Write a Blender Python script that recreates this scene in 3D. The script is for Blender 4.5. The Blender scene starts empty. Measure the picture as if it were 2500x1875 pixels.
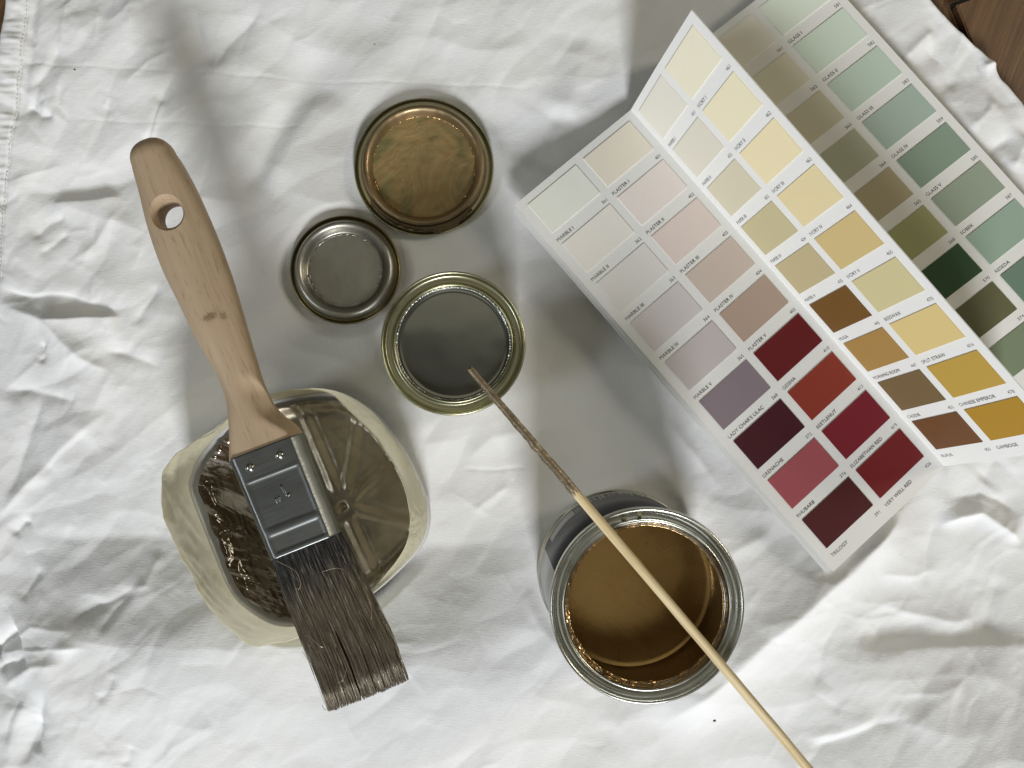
import bpy, bmesh, math, random
import numpy as np
from mathutils import Vector, Matrix

random.seed(7)
RNG = np.random.default_rng(11)
S = bpy.context.scene
COL = S.collection
MM = 0.001
rad = math.radians

# ------------------------------------------------------------------ camera
H = 367.0                      # lens height above the cloth, mm
FPX = 2020.0                   # focal length in photo pixels (photo 2500 x 1875)
F = np.array([0.0297, 0.0309, -1.0]); F /= np.linalg.norm(F)
R = np.array([1.0, 0, 0]); R = R - F * R.dot(F); R /= np.linalg.norm(R)
U = np.cross(R, F)
cam = bpy.data.cameras.new('camera')
cam.sensor_width = 36.0
cam.sensor_fit = 'HORIZONTAL'
cam.lens = 36.0 * FPX / 2500.0
cam.clip_start = 0.01
cam.clip_end = 20
camo = bpy.data.objects.new('camera', cam)
COL.objects.link(camo)
m = Matrix.Identity(4)
for i in range(3):
    m[i][0] = R[i]; m[i][1] = U[i]; m[i][2] = -F[i]
m[2][3] = H * MM
camo.matrix_world = m
S.camera = camo


def P(px, py, z=0.0):
    """the point at height z (mm) seen at photo pixel (px, py)"""
    d = F * FPX + R * (px - 1250.0) - U * (py - 937.5)
    t = (z - H) / d[2]
    return np.array([d[0] * t, d[1] * t, z])


def PX(x, y, z=0.0):
    """array version of the inverse: mm -> photo pixel"""
    vx, vy, vz = x, y, z - H
    f = vx * F[0] + vy * F[1] + vz * F[2]
    return (1250 + FPX * (vx * R[0] + vy * R[1] + vz * R[2]) / f,
            937.5 - FPX * (vx * U[0] + vy * U[1] + vz * U[2]) / f)


# ------------------------------------------------------------------ light
S.render.engine = 'CYCLES'
S.view_settings.view_transform = 'Standard'
S.view_settings.look = 'None'
S.view_settings.exposure = 0.0
S.view_settings.gamma = 1.0
w = bpy.data.worlds.new('World')
S.world = w
w.use_nodes = True
bg = w.node_tree.nodes['Background']
bg.inputs[0].default_value = (1.0, 0.95, 0.68, 1)
bg.inputs[1].default_value = 0.04


def lamp(name, pos, size, sizey, power, color):
    l = bpy.data.lights.new(name, 'AREA')
    l.shape = 'RECTANGLE'
    l.size = size; l.size_y = sizey
    l.energy = power
    l.color = color
    o = bpy.data.objects.new(name, l)
    COL.objects.link(o)
    o.location = pos
    o.rotation_euler = (Vector((0, 0, 0.02)) - Vector(pos)).to_track_quat('-Z', 'Y').to_euler()
    return o


lamp('window_light', (0.36, -2.48, 1.52), 0.66, 0.66, 83.0, (0.945, 0.965, 1.0))
lamp('left_window_light', (-1.22, -0.47, 0.92), 0.35, 0.35, 4.6, (0.88, 0.94, 1.0))
lamp('right_window_light', (1.45, 0.47, 0.80), 0.34, 0.34, 6.6, (1.0, 0.92, 0.74))
lamp('ceiling_bounce', (0.05, 0.54, 1.35), 1.0, 0.8, 0.85, (1.0, 0.95, 0.74))
lamp('overhead_fill_lamp', (-0.12, -0.46, 1.35), 0.86, 0.62, 0.62, (1.0, 0.96, 0.80))  # soft fill lamp added overhead so the tall tin's paint reflects light


# ------------------------------------------------------------------ helpers
def lin(c):
    c = c / 255.0
    return c / 12.92 if c <= 0.04045 else ((c + 0.055) / 1.055) ** 2.4


def rgb(r, g, b, k=1.0):
    c = [lin(v) * k for v in (r, g, b)]
    q = min(1.0, 0.86 / max(c))
    return tuple(v * q for v in c) + (1,)


def smooth(a, b, x):
    t = np.clip((x - a) / (b - a), 0, 1)
    return t * t * (3 - 2 * t)


_PERM = RNG.permutation(4096)
_ANG = RNG.uniform(0, 2 * np.pi, 4096)


def perlin(x, y, seed=0):
    xi = np.floor(x).astype(int); yi = np.floor(y).astype(int)
    xf = x - xi; yf = y - yi

    def g(ix, iy, dx, dy):
        h = _ANG[_PERM[(_PERM[(ix + seed * 131) & 4095] + iy * 7 + seed * 57) & 4095]]
        return np.cos(h) * dx + np.sin(h) * dy
    u = xf ** 3 * (xf * (xf * 6 - 15) + 10); v = yf ** 3 * (yf * (yf * 6 - 15) + 10)
    a = g(xi, yi, xf, yf); b = g(xi + 1, yi, xf - 1, yf)
    c = g(xi, yi + 1, xf, yf - 1); d = g(xi + 1, yi + 1, xf - 1, yf - 1)
    return (a + u * (b - a)) * (1 - v) + (c + u * (d - c)) * v


def new_mesh(name, verts, faces, smooth_shade=True):
    me = bpy.data.meshes.new(name)
    me.from_pydata([tuple(v) for v in verts], [], [tuple(f) for f in faces])
    if smooth_shade:
        me.polygons.foreach_set('use_smooth', [True] * len(me.polygons))
    me.update()
    return me


def grid(name, pts, close_i=False, close_j=False, flip=False):
    """pts: (n, m, 3) array in mm"""
    n, mm_, _ = pts.shape
    idx = np.arange(n * mm_).reshape(n, mm_)
    if close_i: idx = np.vstack([idx, idx[:1]])
    if close_j: idx = np.hstack([idx, idx[:, :1]])
    a = idx[:-1, :-1].ravel(); b = idx[1:, :-1].ravel(); c = idx[1:, 1:].ravel(); d = idx[:-1, 1:].ravel()
    q = np.stack([a, d, c, b] if flip else [a, b, c, d], 1)
    me = bpy.data.meshes.new(name)
    me.vertices.add(n * mm_)
    me.vertices.foreach_set('co', (pts.reshape(-1, 3)).astype(np.float32).ravel())
    k = len(q)
    me.loops.add(k * 4); me.polygons.add(k)
    me.loops.foreach_set('vertex_index', q.ravel().astype(np.int32))
    me.polygons.foreach_set('loop_start', np.arange(0, k * 4, 4, dtype=np.int32))
    me.polygons.foreach_set('use_smooth', np.ones(k, dtype=bool))
    me.update(calc_edges=True)
    me.validate()
    return me


def thing(name, label, cat, base, group=None):
    o = bpy.data.objects.new(name, None)
    o.empty_display_size = 0.02
    COL.objects.link(o)
    o.location = Vector([float(c) * MM for c in base])
    o['label'] = label; o['category'] = cat
    if group: o['group'] = group
    o['_b'] = 0
    del o['_b']
    BASE[o.name] = np.array(base, float)
    return o


BASE = {}


def link(name, me, mat, parent=None, origin=None):
    """me is in scene mm; the object gets it relative to its thing's base, in metres"""
    if parent is not None:
        root = parent
        while root.parent is not None: root = root.parent
        b = BASE.get(root.name, np.zeros(3))
    else:
        b = np.zeros(3) if origin is None else np.array(origin, float)
    me.transform(Matrix.Scale(MM, 4) @ Matrix.Translation(Vector([-float(c) for c in b])))
    me.name = name
    if mat is not None:
        me.materials.clear(); me.materials.append(mat)
    o = bpy.data.objects.new(name, me)
    COL.objects.link(o)
    if parent is not None:
        o.parent = parent
    else:
        o.location = Vector([float(c) * MM for c in b])
        BASE[o.name] = b
    return o


def lathe(name, c, prof, seg=160, wob=None):
    prof = np.array(prof, float)
    th = np.linspace(0, 2 * np.pi, seg, endpoint=False)
    r = prof[:, 0][None, :] * np.ones((seg, 1)); z = prof[:, 1][None, :] * np.ones((seg, 1))
    if wob is not None:
        r, z = wob(th[:, None] * np.ones_like(r), r, z)
    pts = np.stack([c[0] + r * np.cos(th)[:, None], c[1] + r * np.sin(th)[:, None], c[2] + z], -1)
    return grid(name, pts, close_i=True, flip=False)


def rounded(prof, n=4):
    """Chaikin-smooth a profile, end points kept"""
    p = np.array(prof, float)
    for _ in range(n):
        q = [p[0]]
        for i in range(len(p) - 1):
            q.append(p[i] * .75 + p[i + 1] * .25); q.append(p[i] * .25 + p[i + 1] * .75)
        q.append(p[-1]); p = np.array(q)
    return p


def resample(poly, n, closed=True, it=2):
    p = np.array(poly, float)
    for _ in range(it):
        if closed:
            nx = np.roll(p, -1, 0)
            p = np.stack([p * .75 + nx * .25, p * .25 + nx * .75], 1).reshape(-1, p.shape[1])
        else:
            p = rounded(p, 1)
    q = np.vstack([p, p[:1]]) if closed else p
    d = np.r_[0, np.cumsum(np.linalg.norm(np.diff(q, axis=0), axis=1))]
    s = np.linspace(0, d[-1], n + 1 if closed else n)
    if closed: s = s[:-1]
    return np.stack([np.interp(s, d, q[:, k]) for k in range(q.shape[1])], 1)


def tube(name, pts, radii, sides=8, close_ends=True):
    pts = np.array(pts, float); n = len(pts)
    radii = np.ones(n) * radii
    t = np.gradient(pts, axis=0); t /= np.linalg.norm(t, axis=1)[:, None]
    up = np.array([0, 0, 1.0])
    a = np.cross(t, up)
    bad = np.linalg.norm(a, axis=1) < 1e-3
    a[bad] = np.array([1.0, 0, 0])
    a /= np.linalg.norm(a, axis=1)[:, None]
    b = np.cross(a, t)
    ph = np.linspace(0, 2 * np.pi, sides, endpoint=False)
    g = pts[:, None, :] + radii[:, None, None] * (a[:, None, :] * np.cos(ph)[None, :, None] + b[:, None, :] * np.sin(ph)[None, :, None])
    verts = g.reshape(-1, 3).tolist(); faces = []
    for i in range(n - 1):
        for j in range(sides):
            k = (j + 1) % sides
            faces.append((i * sides + j, i * sides + k, (i + 1) * sides + k, (i + 1) * sides + j))
    if close_ends:
        faces.append(tuple(range(sides))[::-1]); faces.append(tuple((n - 1) * sides + j for j in range(sides)))
    return verts, faces


class MB:
    def __init__(s): s.v = []; s.f = []

    def add(s, vf):
        o = len(s.v); s.v += [tuple(v) for v in vf[0]]; s.f += [tuple(i + o for i in f) for f in vf[1]]; return s

    def mesh(s, name, sm=True): return new_mesh(name, s.v, s.f, sm)


# ------------------------------------------------------------------ materials
def mat(name, color=(0.8, 0.8, 0.8, 1), rough=0.5, metal=0.0, **kw):
    M = bpy.data.materials.new(name)
    M.use_nodes = True
    p = M.node_tree.nodes['Principled BSDF']
    p.inputs['Base Color'].default_value = color
    p.inputs['Roughness'].default_value = rough
    p.inputs['Metallic'].default_value = metal
    for k, v in kw.items():
        p.inputs[k.replace('_', ' ')].default_value = v
    return M


class NT:
    def __init__(s, M):
        s.M = M; s.t = M.node_tree; s.n = s.t.nodes; s.p = s.n['Principled BSDF']

    def new(s, typ, **kw):
        n = s.n.new(typ)
        for k, v in kw.items(): setattr(n, k, v)
        return n

    def l(s, a, b): s.t.links.new(a, b)

    def coord(s, scale=(1, 1, 1), rotz=0.0):
        tc = s.new('ShaderNodeTexCoord'); mp = s.new('ShaderNodeMapping')
        r = s.new('ShaderNodeMapping'); r.inputs['Rotation'].default_value = (0, 0, rotz)
        s.l(tc.outputs['Object'], r.inputs['Vector'])
        mp.inputs['Scale'].default_value = scale
        s.l(r.outputs[0], mp.inputs['Vector'])
        return mp.outputs[0]

    def noise(s, vec, scale, detail=4, rough=0.55, dist=0.0):
        n = s.new('ShaderNodeTexNoise')
        n.inputs['Scale'].default_value = scale; n.inputs['Detail'].default_value = detail
        n.inputs['Roughness'].default_value = rough; n.inputs['Distortion'].default_value = dist
        s.l(vec, n.inputs['Vector'])
        return n.outputs['Fac']

    def ramp(s, fac, stops, const=False):
        r = s.new('ShaderNodeValToRGB')
        if const: r.color_ramp.interpolation = 'CONSTANT'
        e = r.color_ramp.elements
        while len(e) < len(stops): e.new(0.5)
        for i, (p, c) in enumerate(stops):
            e[i].position = p
            e[i].color = c if isinstance(c, tuple) else (c, c, c, 1)
        s.l(fac, r.inputs[0])
        return r.outputs[0]

    def mix(s, fac, a, b, mode='MIX'):
        n = s.new('ShaderNodeMix'); n.data_type = 'RGBA'; n.blend_type = mode
        for sock, v in ((n.inputs[0], fac), (n.inputs[6], a), (n.inputs[7], b)):
            if isinstance(v, (tuple, float, int)): sock.default_value = v
            else: s.l(v, sock)
        return n.outputs[2]

    def bump(s, hgt, strength=0.3, dist=0.001, prev=None):
        b = s.new('ShaderNodeBump')
        b.inputs['Strength'].default_value = strength; b.inputs['Distance'].default_value = dist
        s.l(hgt, b.inputs['Height'])
        if prev is not None: s.l(prev, b.inputs['Normal'])
        s.l(b.outputs[0], s.p.inputs['Normal'])
        return b.outputs[0]

    def set(s, name, out): s.l(out, s.p.inputs[name])


def m_cloth():
    M = mat('white_cotton', (0.80, 0.80, 0.79, 1), 0.95)
    t = NT(M)
    t.p.inputs['Specular IOR Level'].default_value = 0.15
    t.p.inputs['Sheen Weight'].default_value = 0.08
    v = t.coord()
    n = t.noise(v, 14, 3)
    t.set('Base Color', t.ramp(n, [(0.3, (0.80, 0.80, 0.79, 1)), (0.7, (0.84, 0.84, 0.835, 1))]))
    a = t.noise(t.coord((400, 2600, 400), 0.03), 1, 2)
    b = t.noise(t.coord((2400, 380, 400), 0.03), 1, 2)
    w1 = t.bump(a, 0.30, 0.0004)
    w2 = t.bump(b, 0.22, 0.0004, w1)
    t.bump(t.noise(t.coord((120, 160, 120), 0.5), 1, 5, 0.6, 0.6), 0.07, 0.001, w2)
    return M


def m_metal(name, col, rough=0.3, var=0.12, scale=60, tint=None, bump=0.0, metal=1.0):
    M = mat(name, col, rough, metal)
    t = NT(M)
    n = t.noise(t.coord(), scale, 5, 0.6, 0.4)
    t.set('Roughness', t.ramp(n, [(0.3, rough - var * .5), (0.7, rough + var)]))
    if tint:
        n2 = t.noise(t.coord(), scale * .7, 5, 0.65, 0.8)
        t.set('Base Color', t.ramp(n2, [(0.38, col), (0.66, tint)]))
    if bump:
        t.bump(t.noise(t.coord(), scale * 6, 4), bump, 0.0003)
    return M


M_CLOTH = m_cloth()
M_CARD = mat('white_card', (0.82, 0.815, 0.785, 1), 0.65)
_t = NT(M_CARD)
_t.bump(_t.noise(_t.coord(), 1600, 3), 0.05, 0.0002)
M_INK = mat('grey_ink', (0.075, 0.073, 0.07, 1), 0.7)
M_STEEL = m_metal('tinplate', (0.60, 0.60, 0.55, 1), 0.27, 0.12, 70)
M_TINGOLD = m_metal('lacquered_tinplate', (0.50, 0.49, 0.34, 1), 0.30, 0.12, 60, (0.42, 0.41, 0.27, 1))
M_LIDGOLD = m_metal('gold_smeared_lid', (0.38, 0.27, 0.145, 1), 0.36, 0.2, 60, (0.26, 0.20, 0.12, 1), 0.25, 0.85)
M_LIDSILVER = m_metal('silver_painted_lid', (0.43, 0.42, 0.38, 1), 0.36, 0.10, 80, (0.36, 0.35, 0.30, 1), 0.18, 0.9)


# ------------------------------------------------------------------ floor (under the sheet)
def m_wood_floor():
    M = mat('brown_floor_board', (0.16, 0.09, 0.05, 1), 0.45)
    t = NT(M)
    a = rad(-68)
    g = t.noise(t.coord((18, 420, 60), a), 1, 6, 0.6, 0.5)
    b = t.noise(t.coord(), 25, 3)
    c = t.ramp(g, [(0.3, rgb(84, 60, 40, 1.2)), (0.55, rgb(106, 79, 54, 1.25)), (0.8, rgb(120, 92, 65, 1.25))])
    t.set('Base Color', t.mix(0.5, c, t.ramp(b, [(0.3, (0.5, 0.5, 0.5, 1)), (0.7, (0.75, 0.72, 0.7, 1))]), 'MULTIPLY'))
    t.bump(g, 0.25, 0.0006)
    return M


M_WOODFLOOR = m_wood_floor()
M_GROUT = mat('dark_joint', (0.035, 0.028, 0.02, 1), 0.9)
fl = new_mesh('floor', [(-420, -360, -11), (420, -360, -11), (420, 360, -11), (-420, 360, -11)], [(0, 1, 2, 3)], False)
FLOOR = link('floor', fl, M_GROUT)
FLOOR['kind'] = 'structure'
corner = P(2338, 16, -6)
ax = np.array([0.36, -0.93]); ax /= np.linalg.norm(ax)     # along the boards
cx = np.array([0.93, 0.36]) / np.linalg.norm([0.93, 0.36])


def board(u0, u1, v0, v1):
    bm = bmesh.new()
    bmesh.ops.create_cube(bm, size=1)
    for v in bm.verts:
        u = u0 if v.co.x < 0 else u1; q = v0 if v.co.y < 0 else v1
        p = corner[:2] + cx * u + ax * q
        v.co = (p[0], p[1], -6 if v.co.z > 0 else -10.9)
    bmesh.ops.bevel(bm, geom=[e for e in bm.edges], offset=0.7, segments=2, affect='EDGES', profile=0.5)
    me = bpy.data.meshes.new('board'); bm.to_mesh(me); bm.free()
    bmesh.ops
    return link('board', me, M_WOODFLOOR, FLOOR)


for k in range(-6, 4):
    off = (0, 62, 148, 215)[k % 4]
    for r in (-1, 0, 1):
        board(k * 99.5, k * 99.5 + 95, -305 * (r + 1) - off + .0, -305 * r - 4.5 - off)

# ------------------------------------------------------------------ the sheet
CAN_C = P(1581.5, 1479.5, 66)
TIN_C = P(1107, 838, 33)
LID1_C = P(1034, 403, 6)
LID2_C = P(840, 656, 6)

NX, NY = 860, 640
yy = np.linspace(-205, 205, NY)
# left and right edge of the sheet, as x (mm) at y
lp = np.array([P(a, b)[:2] for a, b in ((22, -120), (9, 0), (0, 72), (-25, 260), (-50, 500), (-70, 900), (-80, 1500), (-80, 2050))])
rp = np.array([P(a, b)[:2] for a, b in ((2170, -130), (2277, 0), (2322, 50), (2361, 89), (2405, 124), (2433, 156), (2452, 190), (2475, 215), (2500, 249), (2548, 330), (2600, 420), (2680, 600), (2760, 900), (2760, 2050))])
xl = np.interp(yy, lp[::-1, 1], lp[::-1, 0])
xr = np.interp(yy, rp[::-1, 1], rp[::-1, 0])
xr = xr + 0.5 * perlin(yy / 6.0, yy * 0 + .5, 41)
u = np.linspace(0, 1, NX)
X = xl[:, None] * (1 - u)[None, :] + xr[:, None] * u[None, :]
Y = yy[:, None] * np.ones((1, NX))
QX, QY = PX(X, Y)
hgt = np.zeros_like(X)
# gentle warp so that creases are not ruler straight
WX = X + 1.4 * perlin(X / 19, Y / 19, 3) + 0.25 * perlin(X / 6, Y / 6, 4)
WY = Y + 1.4 * perlin(X / 19, Y / 19, 5) + 0.25 * perlin(X / 6, Y / 6, 6)


def seg_dist(px, py, poly):
    """signed distance (positive on the lower side in the photo / right-hand side) and running parameter"""
    best = np.full(px.shape, 1e9); sg = np.zeros(px.shape); par = np.zeros(px.shape)
    L = np.r_[0, np.cumsum(np.linalg.norm(np.diff(poly, axis=0), axis=1))]
    for i in range(len(poly) - 1):
        a, b = poly[i], poly[i + 1]; d = b - a; l2 = d.dot(d)
        t = ((px - a[0]) * d[0] + (py - a[1]) * d[1]) / l2
        tc = np.clip(t, 0, 1)
        dx = px - a[0] - tc * d[0]; dy = py - a[1] - tc * d[1]
        q = np.hypot(dx, dy)
        c = d[0] * (py - a[1]) - d[1] * (px - a[0])
        k = q < best
        best[k] = q[k]; sg[k] = -np.sign(c[k]); par[k] = (L[i] + tc[k] * (L[i + 1] - L[i])) / L[-1]
    return best * sg, par


def crease(poly_px, amp, w_lo, w_hi, soft=0.5, taper=0.25, mm_in=False):
    """ridge (amp > 0) or valley along a line drawn from left to right; w_lo / w_hi = falloff on its lower / upper side, mm"""
    poly = np.array(poly_px, float) if mm_in else np.array([P(a, b)[:2] for a, b in poly_px])
    mg = 3.5 * max(w_lo, w_hi)
    i0 = np.searchsorted(yy, poly[:, 1].min() - mg); i1 = np.searchsorted(yy, poly[:, 1].max() + mg)
    if i1 - i0 < 2: return
    xs = WX[i0:i1]; ys = WY[i0:i1]
    j = np.where(((xs > poly[:, 0].min() - mg) & (xs < poly[:, 0].max() + mg)).any(0))[0]
    if len(j) < 2: return
    sl = (slice(i0, i1), slice(j[0], j[-1] + 1))
    d, par = seg_dist(WX[sl], WY[sl], poly)
    ww = np.where(d > 0, w_lo, w_hi)
    r = np.sqrt(d * d + soft * soft) - soft
    e = np.exp(-(r / ww) ** 1.1)
    tp = smooth(0, taper, par) * smooth(0, taper, 1 - par)
    hgt[sl] += amp * GAIN * e * tp


C = crease
GAIN = 1.6
# broad undulation of the sheet
hgt += 1.5 * perlin(X / 75 + 3, Y / 75, 8) + 1.0 * perlin(X / 36, Y / 36 + 2, 9)
hx = QX - 720; hy = QY - 620
hgt += 5.0 * smooth(900, 200, QY) * 0 + 4.5 * np.exp(-((QX - 700) / 330.0) ** 2) * (smooth(250, 900, QY) - smooth(900, 1300, QY))  # rise shaped in so that the cloth around the lids shades grey
# slope shaped in for the dark shadow band left of and below the tub
bandx = smooth(-60, 200, QX) * (1 - smooth(1050, 1500, QX))
edge_hi = 1300 + 16 * perlin(QX / 130, QY * 0, 20) + 0.02 * (QX - 200)
edge_lo = 1555 + 0.085 * (QX - 450) * (QX > 450) + 14 * perlin(QX / 100, QY * 0, 21)
tt = np.clip((QY - edge_hi) / (edge_lo - edge_hi), 0, 1)
tt = np.where(tt < .08, tt * tt / .16, tt - .04)
tt = tt - 0.35 * smooth(.72, 1.0, tt) * (tt - .72)
hgt += bandx * (16.5 * tt * (1 - .45 * smooth(0, 1, (QY - edge_lo) / 420)))
# climb shaped into the sheet so that the lower right corner shades darker
hgt += 22.0 * smooth(1750, 2450, QX) * smooth(1380, 1980, QY)
# the ridge that runs down-left from the colour chart
C([(2230, 1200), (2120, 1320), (2000, 1432), (1850, 1562), (1700, 1690), (1590, 1790)][::-1], 7.0, 9, 22, 0.8, 0.2)
# lower right folds
C([(2285, 1283), (2330, 1262), (2385, 1250), (2440, 1285), (2495, 1325)], 2.4, 2.6, 6, 0.3, 0.2)
C([(2290, 1225), (2390, 1205), (2445, 1225), (2500, 1260)], -1.2, 3, 5, 0.5)
C([(2258, 1440), (2268, 1340), (2282, 1262)], -0.8, 3, 4, 0.4)
C([(2060, 1545), (2200, 1556), (2380, 1538), (2440, 1520)], -1.6, 9, 12, 1.0)
C([(2020, 1590), (2180, 1578), (2350, 1572), (2560, 1566)], 2.0, 14, 6, 1.0)
C([(2150, 1480), (2250, 1500), (2330, 1515), (2400, 1500)], 1.1, 3, 6, 0.5)
C([(1965, 1830), (2030, 1795), (2120, 1750), (2200, 1735)], -1.4, 5, 3, 0.5)
C([(1950, 1800), (2040, 1770), (2130, 1725)], 1.0, 3, 6, 0.4)
C([(2180, 1760), (2280, 1690), (2330, 1630)], 0.9, 6, 5, 0.8)
C([(2390, 1560), (2420, 1470), (2440, 1400)], -0.9, 5, 6, 0.8)
C([(2130, 1400), (2230, 1405), (2300, 1380)], 0.8, 3, 4, 0.4)
C([(2395, 1180), (2430, 1130), (2450, 1110)], -1.2, 7, 5, 0.8)
# left folds
C([(92, 783), (180, 778), (302, 771)], 2.2, 6, 2.2, 0.25, 0.2)
C([(-10, 742), (60, 765), (105, 784), (200, 872), (300, 925)], 1.5, 5, 4, 0.4)
C([(-20, 702), (70, 721), (150, 722), (235, 752), (298, 771)], -1.5, 4.5, 3, 0.4)
C([(0, 700), (80, 716), (160, 717), (240, 745)], 0.8, 1.5, 6, 0.3)
C([(-10, 1280), (60, 1190), (130, 1125), (215, 1045), (270, 990)], 1.6, 4, 5, 0.4)
C([(95, 1165), (150, 1115), (225, 1050)], -0.9, 3, 2.5, 0.4)
C([(10, 1245), (45, 1130), (85, 1020), (105, 950)], -1.5, 4, 5, 0.6)
C([(98, 890), (108, 870), (104, 845), (120, 838)], -0.9, 1.6, 1.6, 0.3)
C([(-10, 950), (60, 955), (140, 968), (200, 985)], -1.2, 4, 3, 0.5)
C([(-20, 1590), (20, 1565), (62, 1538)], -3.4, 4.5, 3.5, 0.4, 0.15)
C([(-10, 1600), (60, 1577), (150, 1565), (260, 1562)], 1.5, 2, 2.5, 0.3)
C([(0, 1582), (60, 1576), (120, 1566), (200, 1560)], -1.0, 2, 1.6, 0.3)
C([(-10, 1640), (40, 1612), (95, 1592)], -1.6, 2.5, 2, 0.3)
C([(0, 1690), (40, 1650), (110, 1610), (200, 1600)], 1.3, 5, 3, 0.4)
C([(62, 1880), (95, 1790), (125, 1715), (140, 1660)], -1.6, 4, 4, 0.6)
C([(105, 1830), (112, 1780), (118, 1730)], -1.2, 2, 2, 0.4)
C([(20, 1850), (50, 1760), (90, 1680)], 1.1, 5, 5, 0.7)
C([(270, 1690), (300, 1660), (315, 1620)], -0.6, 2, 2.5, 0.4)
C([(325, 1850), (350, 1790)], -0.6, 2.5, 2, 0.4)
C([(190, 1505), (250, 1470), (305, 1450), (350, 1420)], -1.0, 2.2, 2.5, 0.4)
C([(275, 1530), (300, 1480), (345, 1430)], -0.8, 2, 2, 0.4)
C([(60, 1470), (85, 1420), (110, 1380)], -0.7, 2, 2.5, 0.4)
C([(335, 1430), (375, 1420), (400, 1340)], 0.8, 2, 3, 0.4)
C([(30, 1310), (60, 1275), (85, 1272)], -1.0, 2, 2, 0.3)
# upper left and top
C([(40, 470), (150, 462), (280, 448), (420, 405)], -2.4, 5, 9, 0.6)
C([(110, 495), (210, 488), (300, 480)], 1.3, 7, 2.5, 0.4)
C([(55, 262), (75, 268), (100, 285), (140, 283)], -1.4, 2.5, 2.5, 0.3)
C([(60, 228), (90, 205), (120, 170), (150, 100)], -0.9, 5, 2, 0.5)
C([(340, 372), (372, 300), (395, 230), (440, 160)], -0.9, 4, 1.6, 0.4)
C([(362, 345), (378, 290), (400, 240)], 0.9, 1.6, 4, 0.3)
C([(520, 182), (495, 120), (478, 60), (470, 20)][::-1], -1.0, 6, 2, 0.5)
C([(515, 178), (545, 120), (600, 60), (640, 10)], -1.0, 3, 8, 0.5)
C([(560, 520), (640, 400), (730, 230), (800, 90)], -2.4, 12, 12, 2)
C([(640, 470), (720, 340), (800, 200)], 1.6, 10, 9, 2)
C([(560, 400), (620, 310), (700, 190)], 1.0, 8, 8, 2)
C([(190, 640), (260, 560), (300, 500)], 0.9, 4, 4, 0.5)
C([(70, 590), (110, 545), (160, 520)], -1.1, 3, 2, 0.3)
C([(90, 625), (125, 600), (165, 560)], -0.8, 2.4, 2, 0.3)
C([(330, 800), (345, 770), (375, 720), (385, 690)], -0.8, 3, 2.5, 0.4)
C([(250, 850), (320, 870), (400, 900)], -0.7, 2.5, 2.5, 0.4)
# right of the chart
C([(2200, 150), (2240, 110), (2285, 70)], 1.2, 4, 3, 0.5)
C([(2255, 110), (2305, 150), (2330, 230)], -1.0, 4, 4, 0.5)
C([(2395, 165), (2420, 155), (2440, 150)], 1.8, 3, 3, 0.4)
C([(2350, 320), (2390, 290), (2440, 240)], 1.3, 5, 5, 0.5)
C([(2380, 420), (2430, 360), (2480, 330)], -1.6, 5, 4, 0.6)
C([(2470, 420), (2490, 370), (2520, 330)], 1.6, 5, 5, 0.5)
# centre
C([(1130, 1130), (1200, 1070), (1290, 1050)], 0.6, 4, 4, 0.6)
C([(1150, 1260), (1215, 1200), (1260, 1180)], 0.6, 3, 3, 0.5)
C([(1560, 1090), (1640, 1180), (1700, 1300)][::-1], 1.1, 6, 6, 1)
C([(1620, 1020), (1700, 1120), (1760, 1200)][::-1], 0.8, 4, 4, 0.7)
C([(1880, 1290), (1800, 1340), (1740, 1380)][::-1], 1.0, 5, 5, 0.8)
C([(1480, 1800), (1540, 1740), (1640, 1700)], 0.9, 7, 6, 0.8)
C([(1370, 300), (1410, 200), (1430, 90)], 1.3, 9, 9, 1.5)
C([(1290, 420), (1330, 330), (1380, 260)], -1.2, 9, 9, 1.5)
# ironed-in fold lines, thread-thin
C([(30, 152), (150, 160), (400, 172), (700, 190), (1000, 205), (1320, 215)], -0.11, 0.6, 0.6, 0.15, 0.06)
C([(160, 287), (300, 297), (500, 303), (760, 312)], -0.10, 0.6, 0.6, 0.15, 0.1)
C([(1130, 1146), (1190, 1145), (1290, 1143)], -0.2, 0.6, 0.6, 0.15, 0.1)

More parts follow.
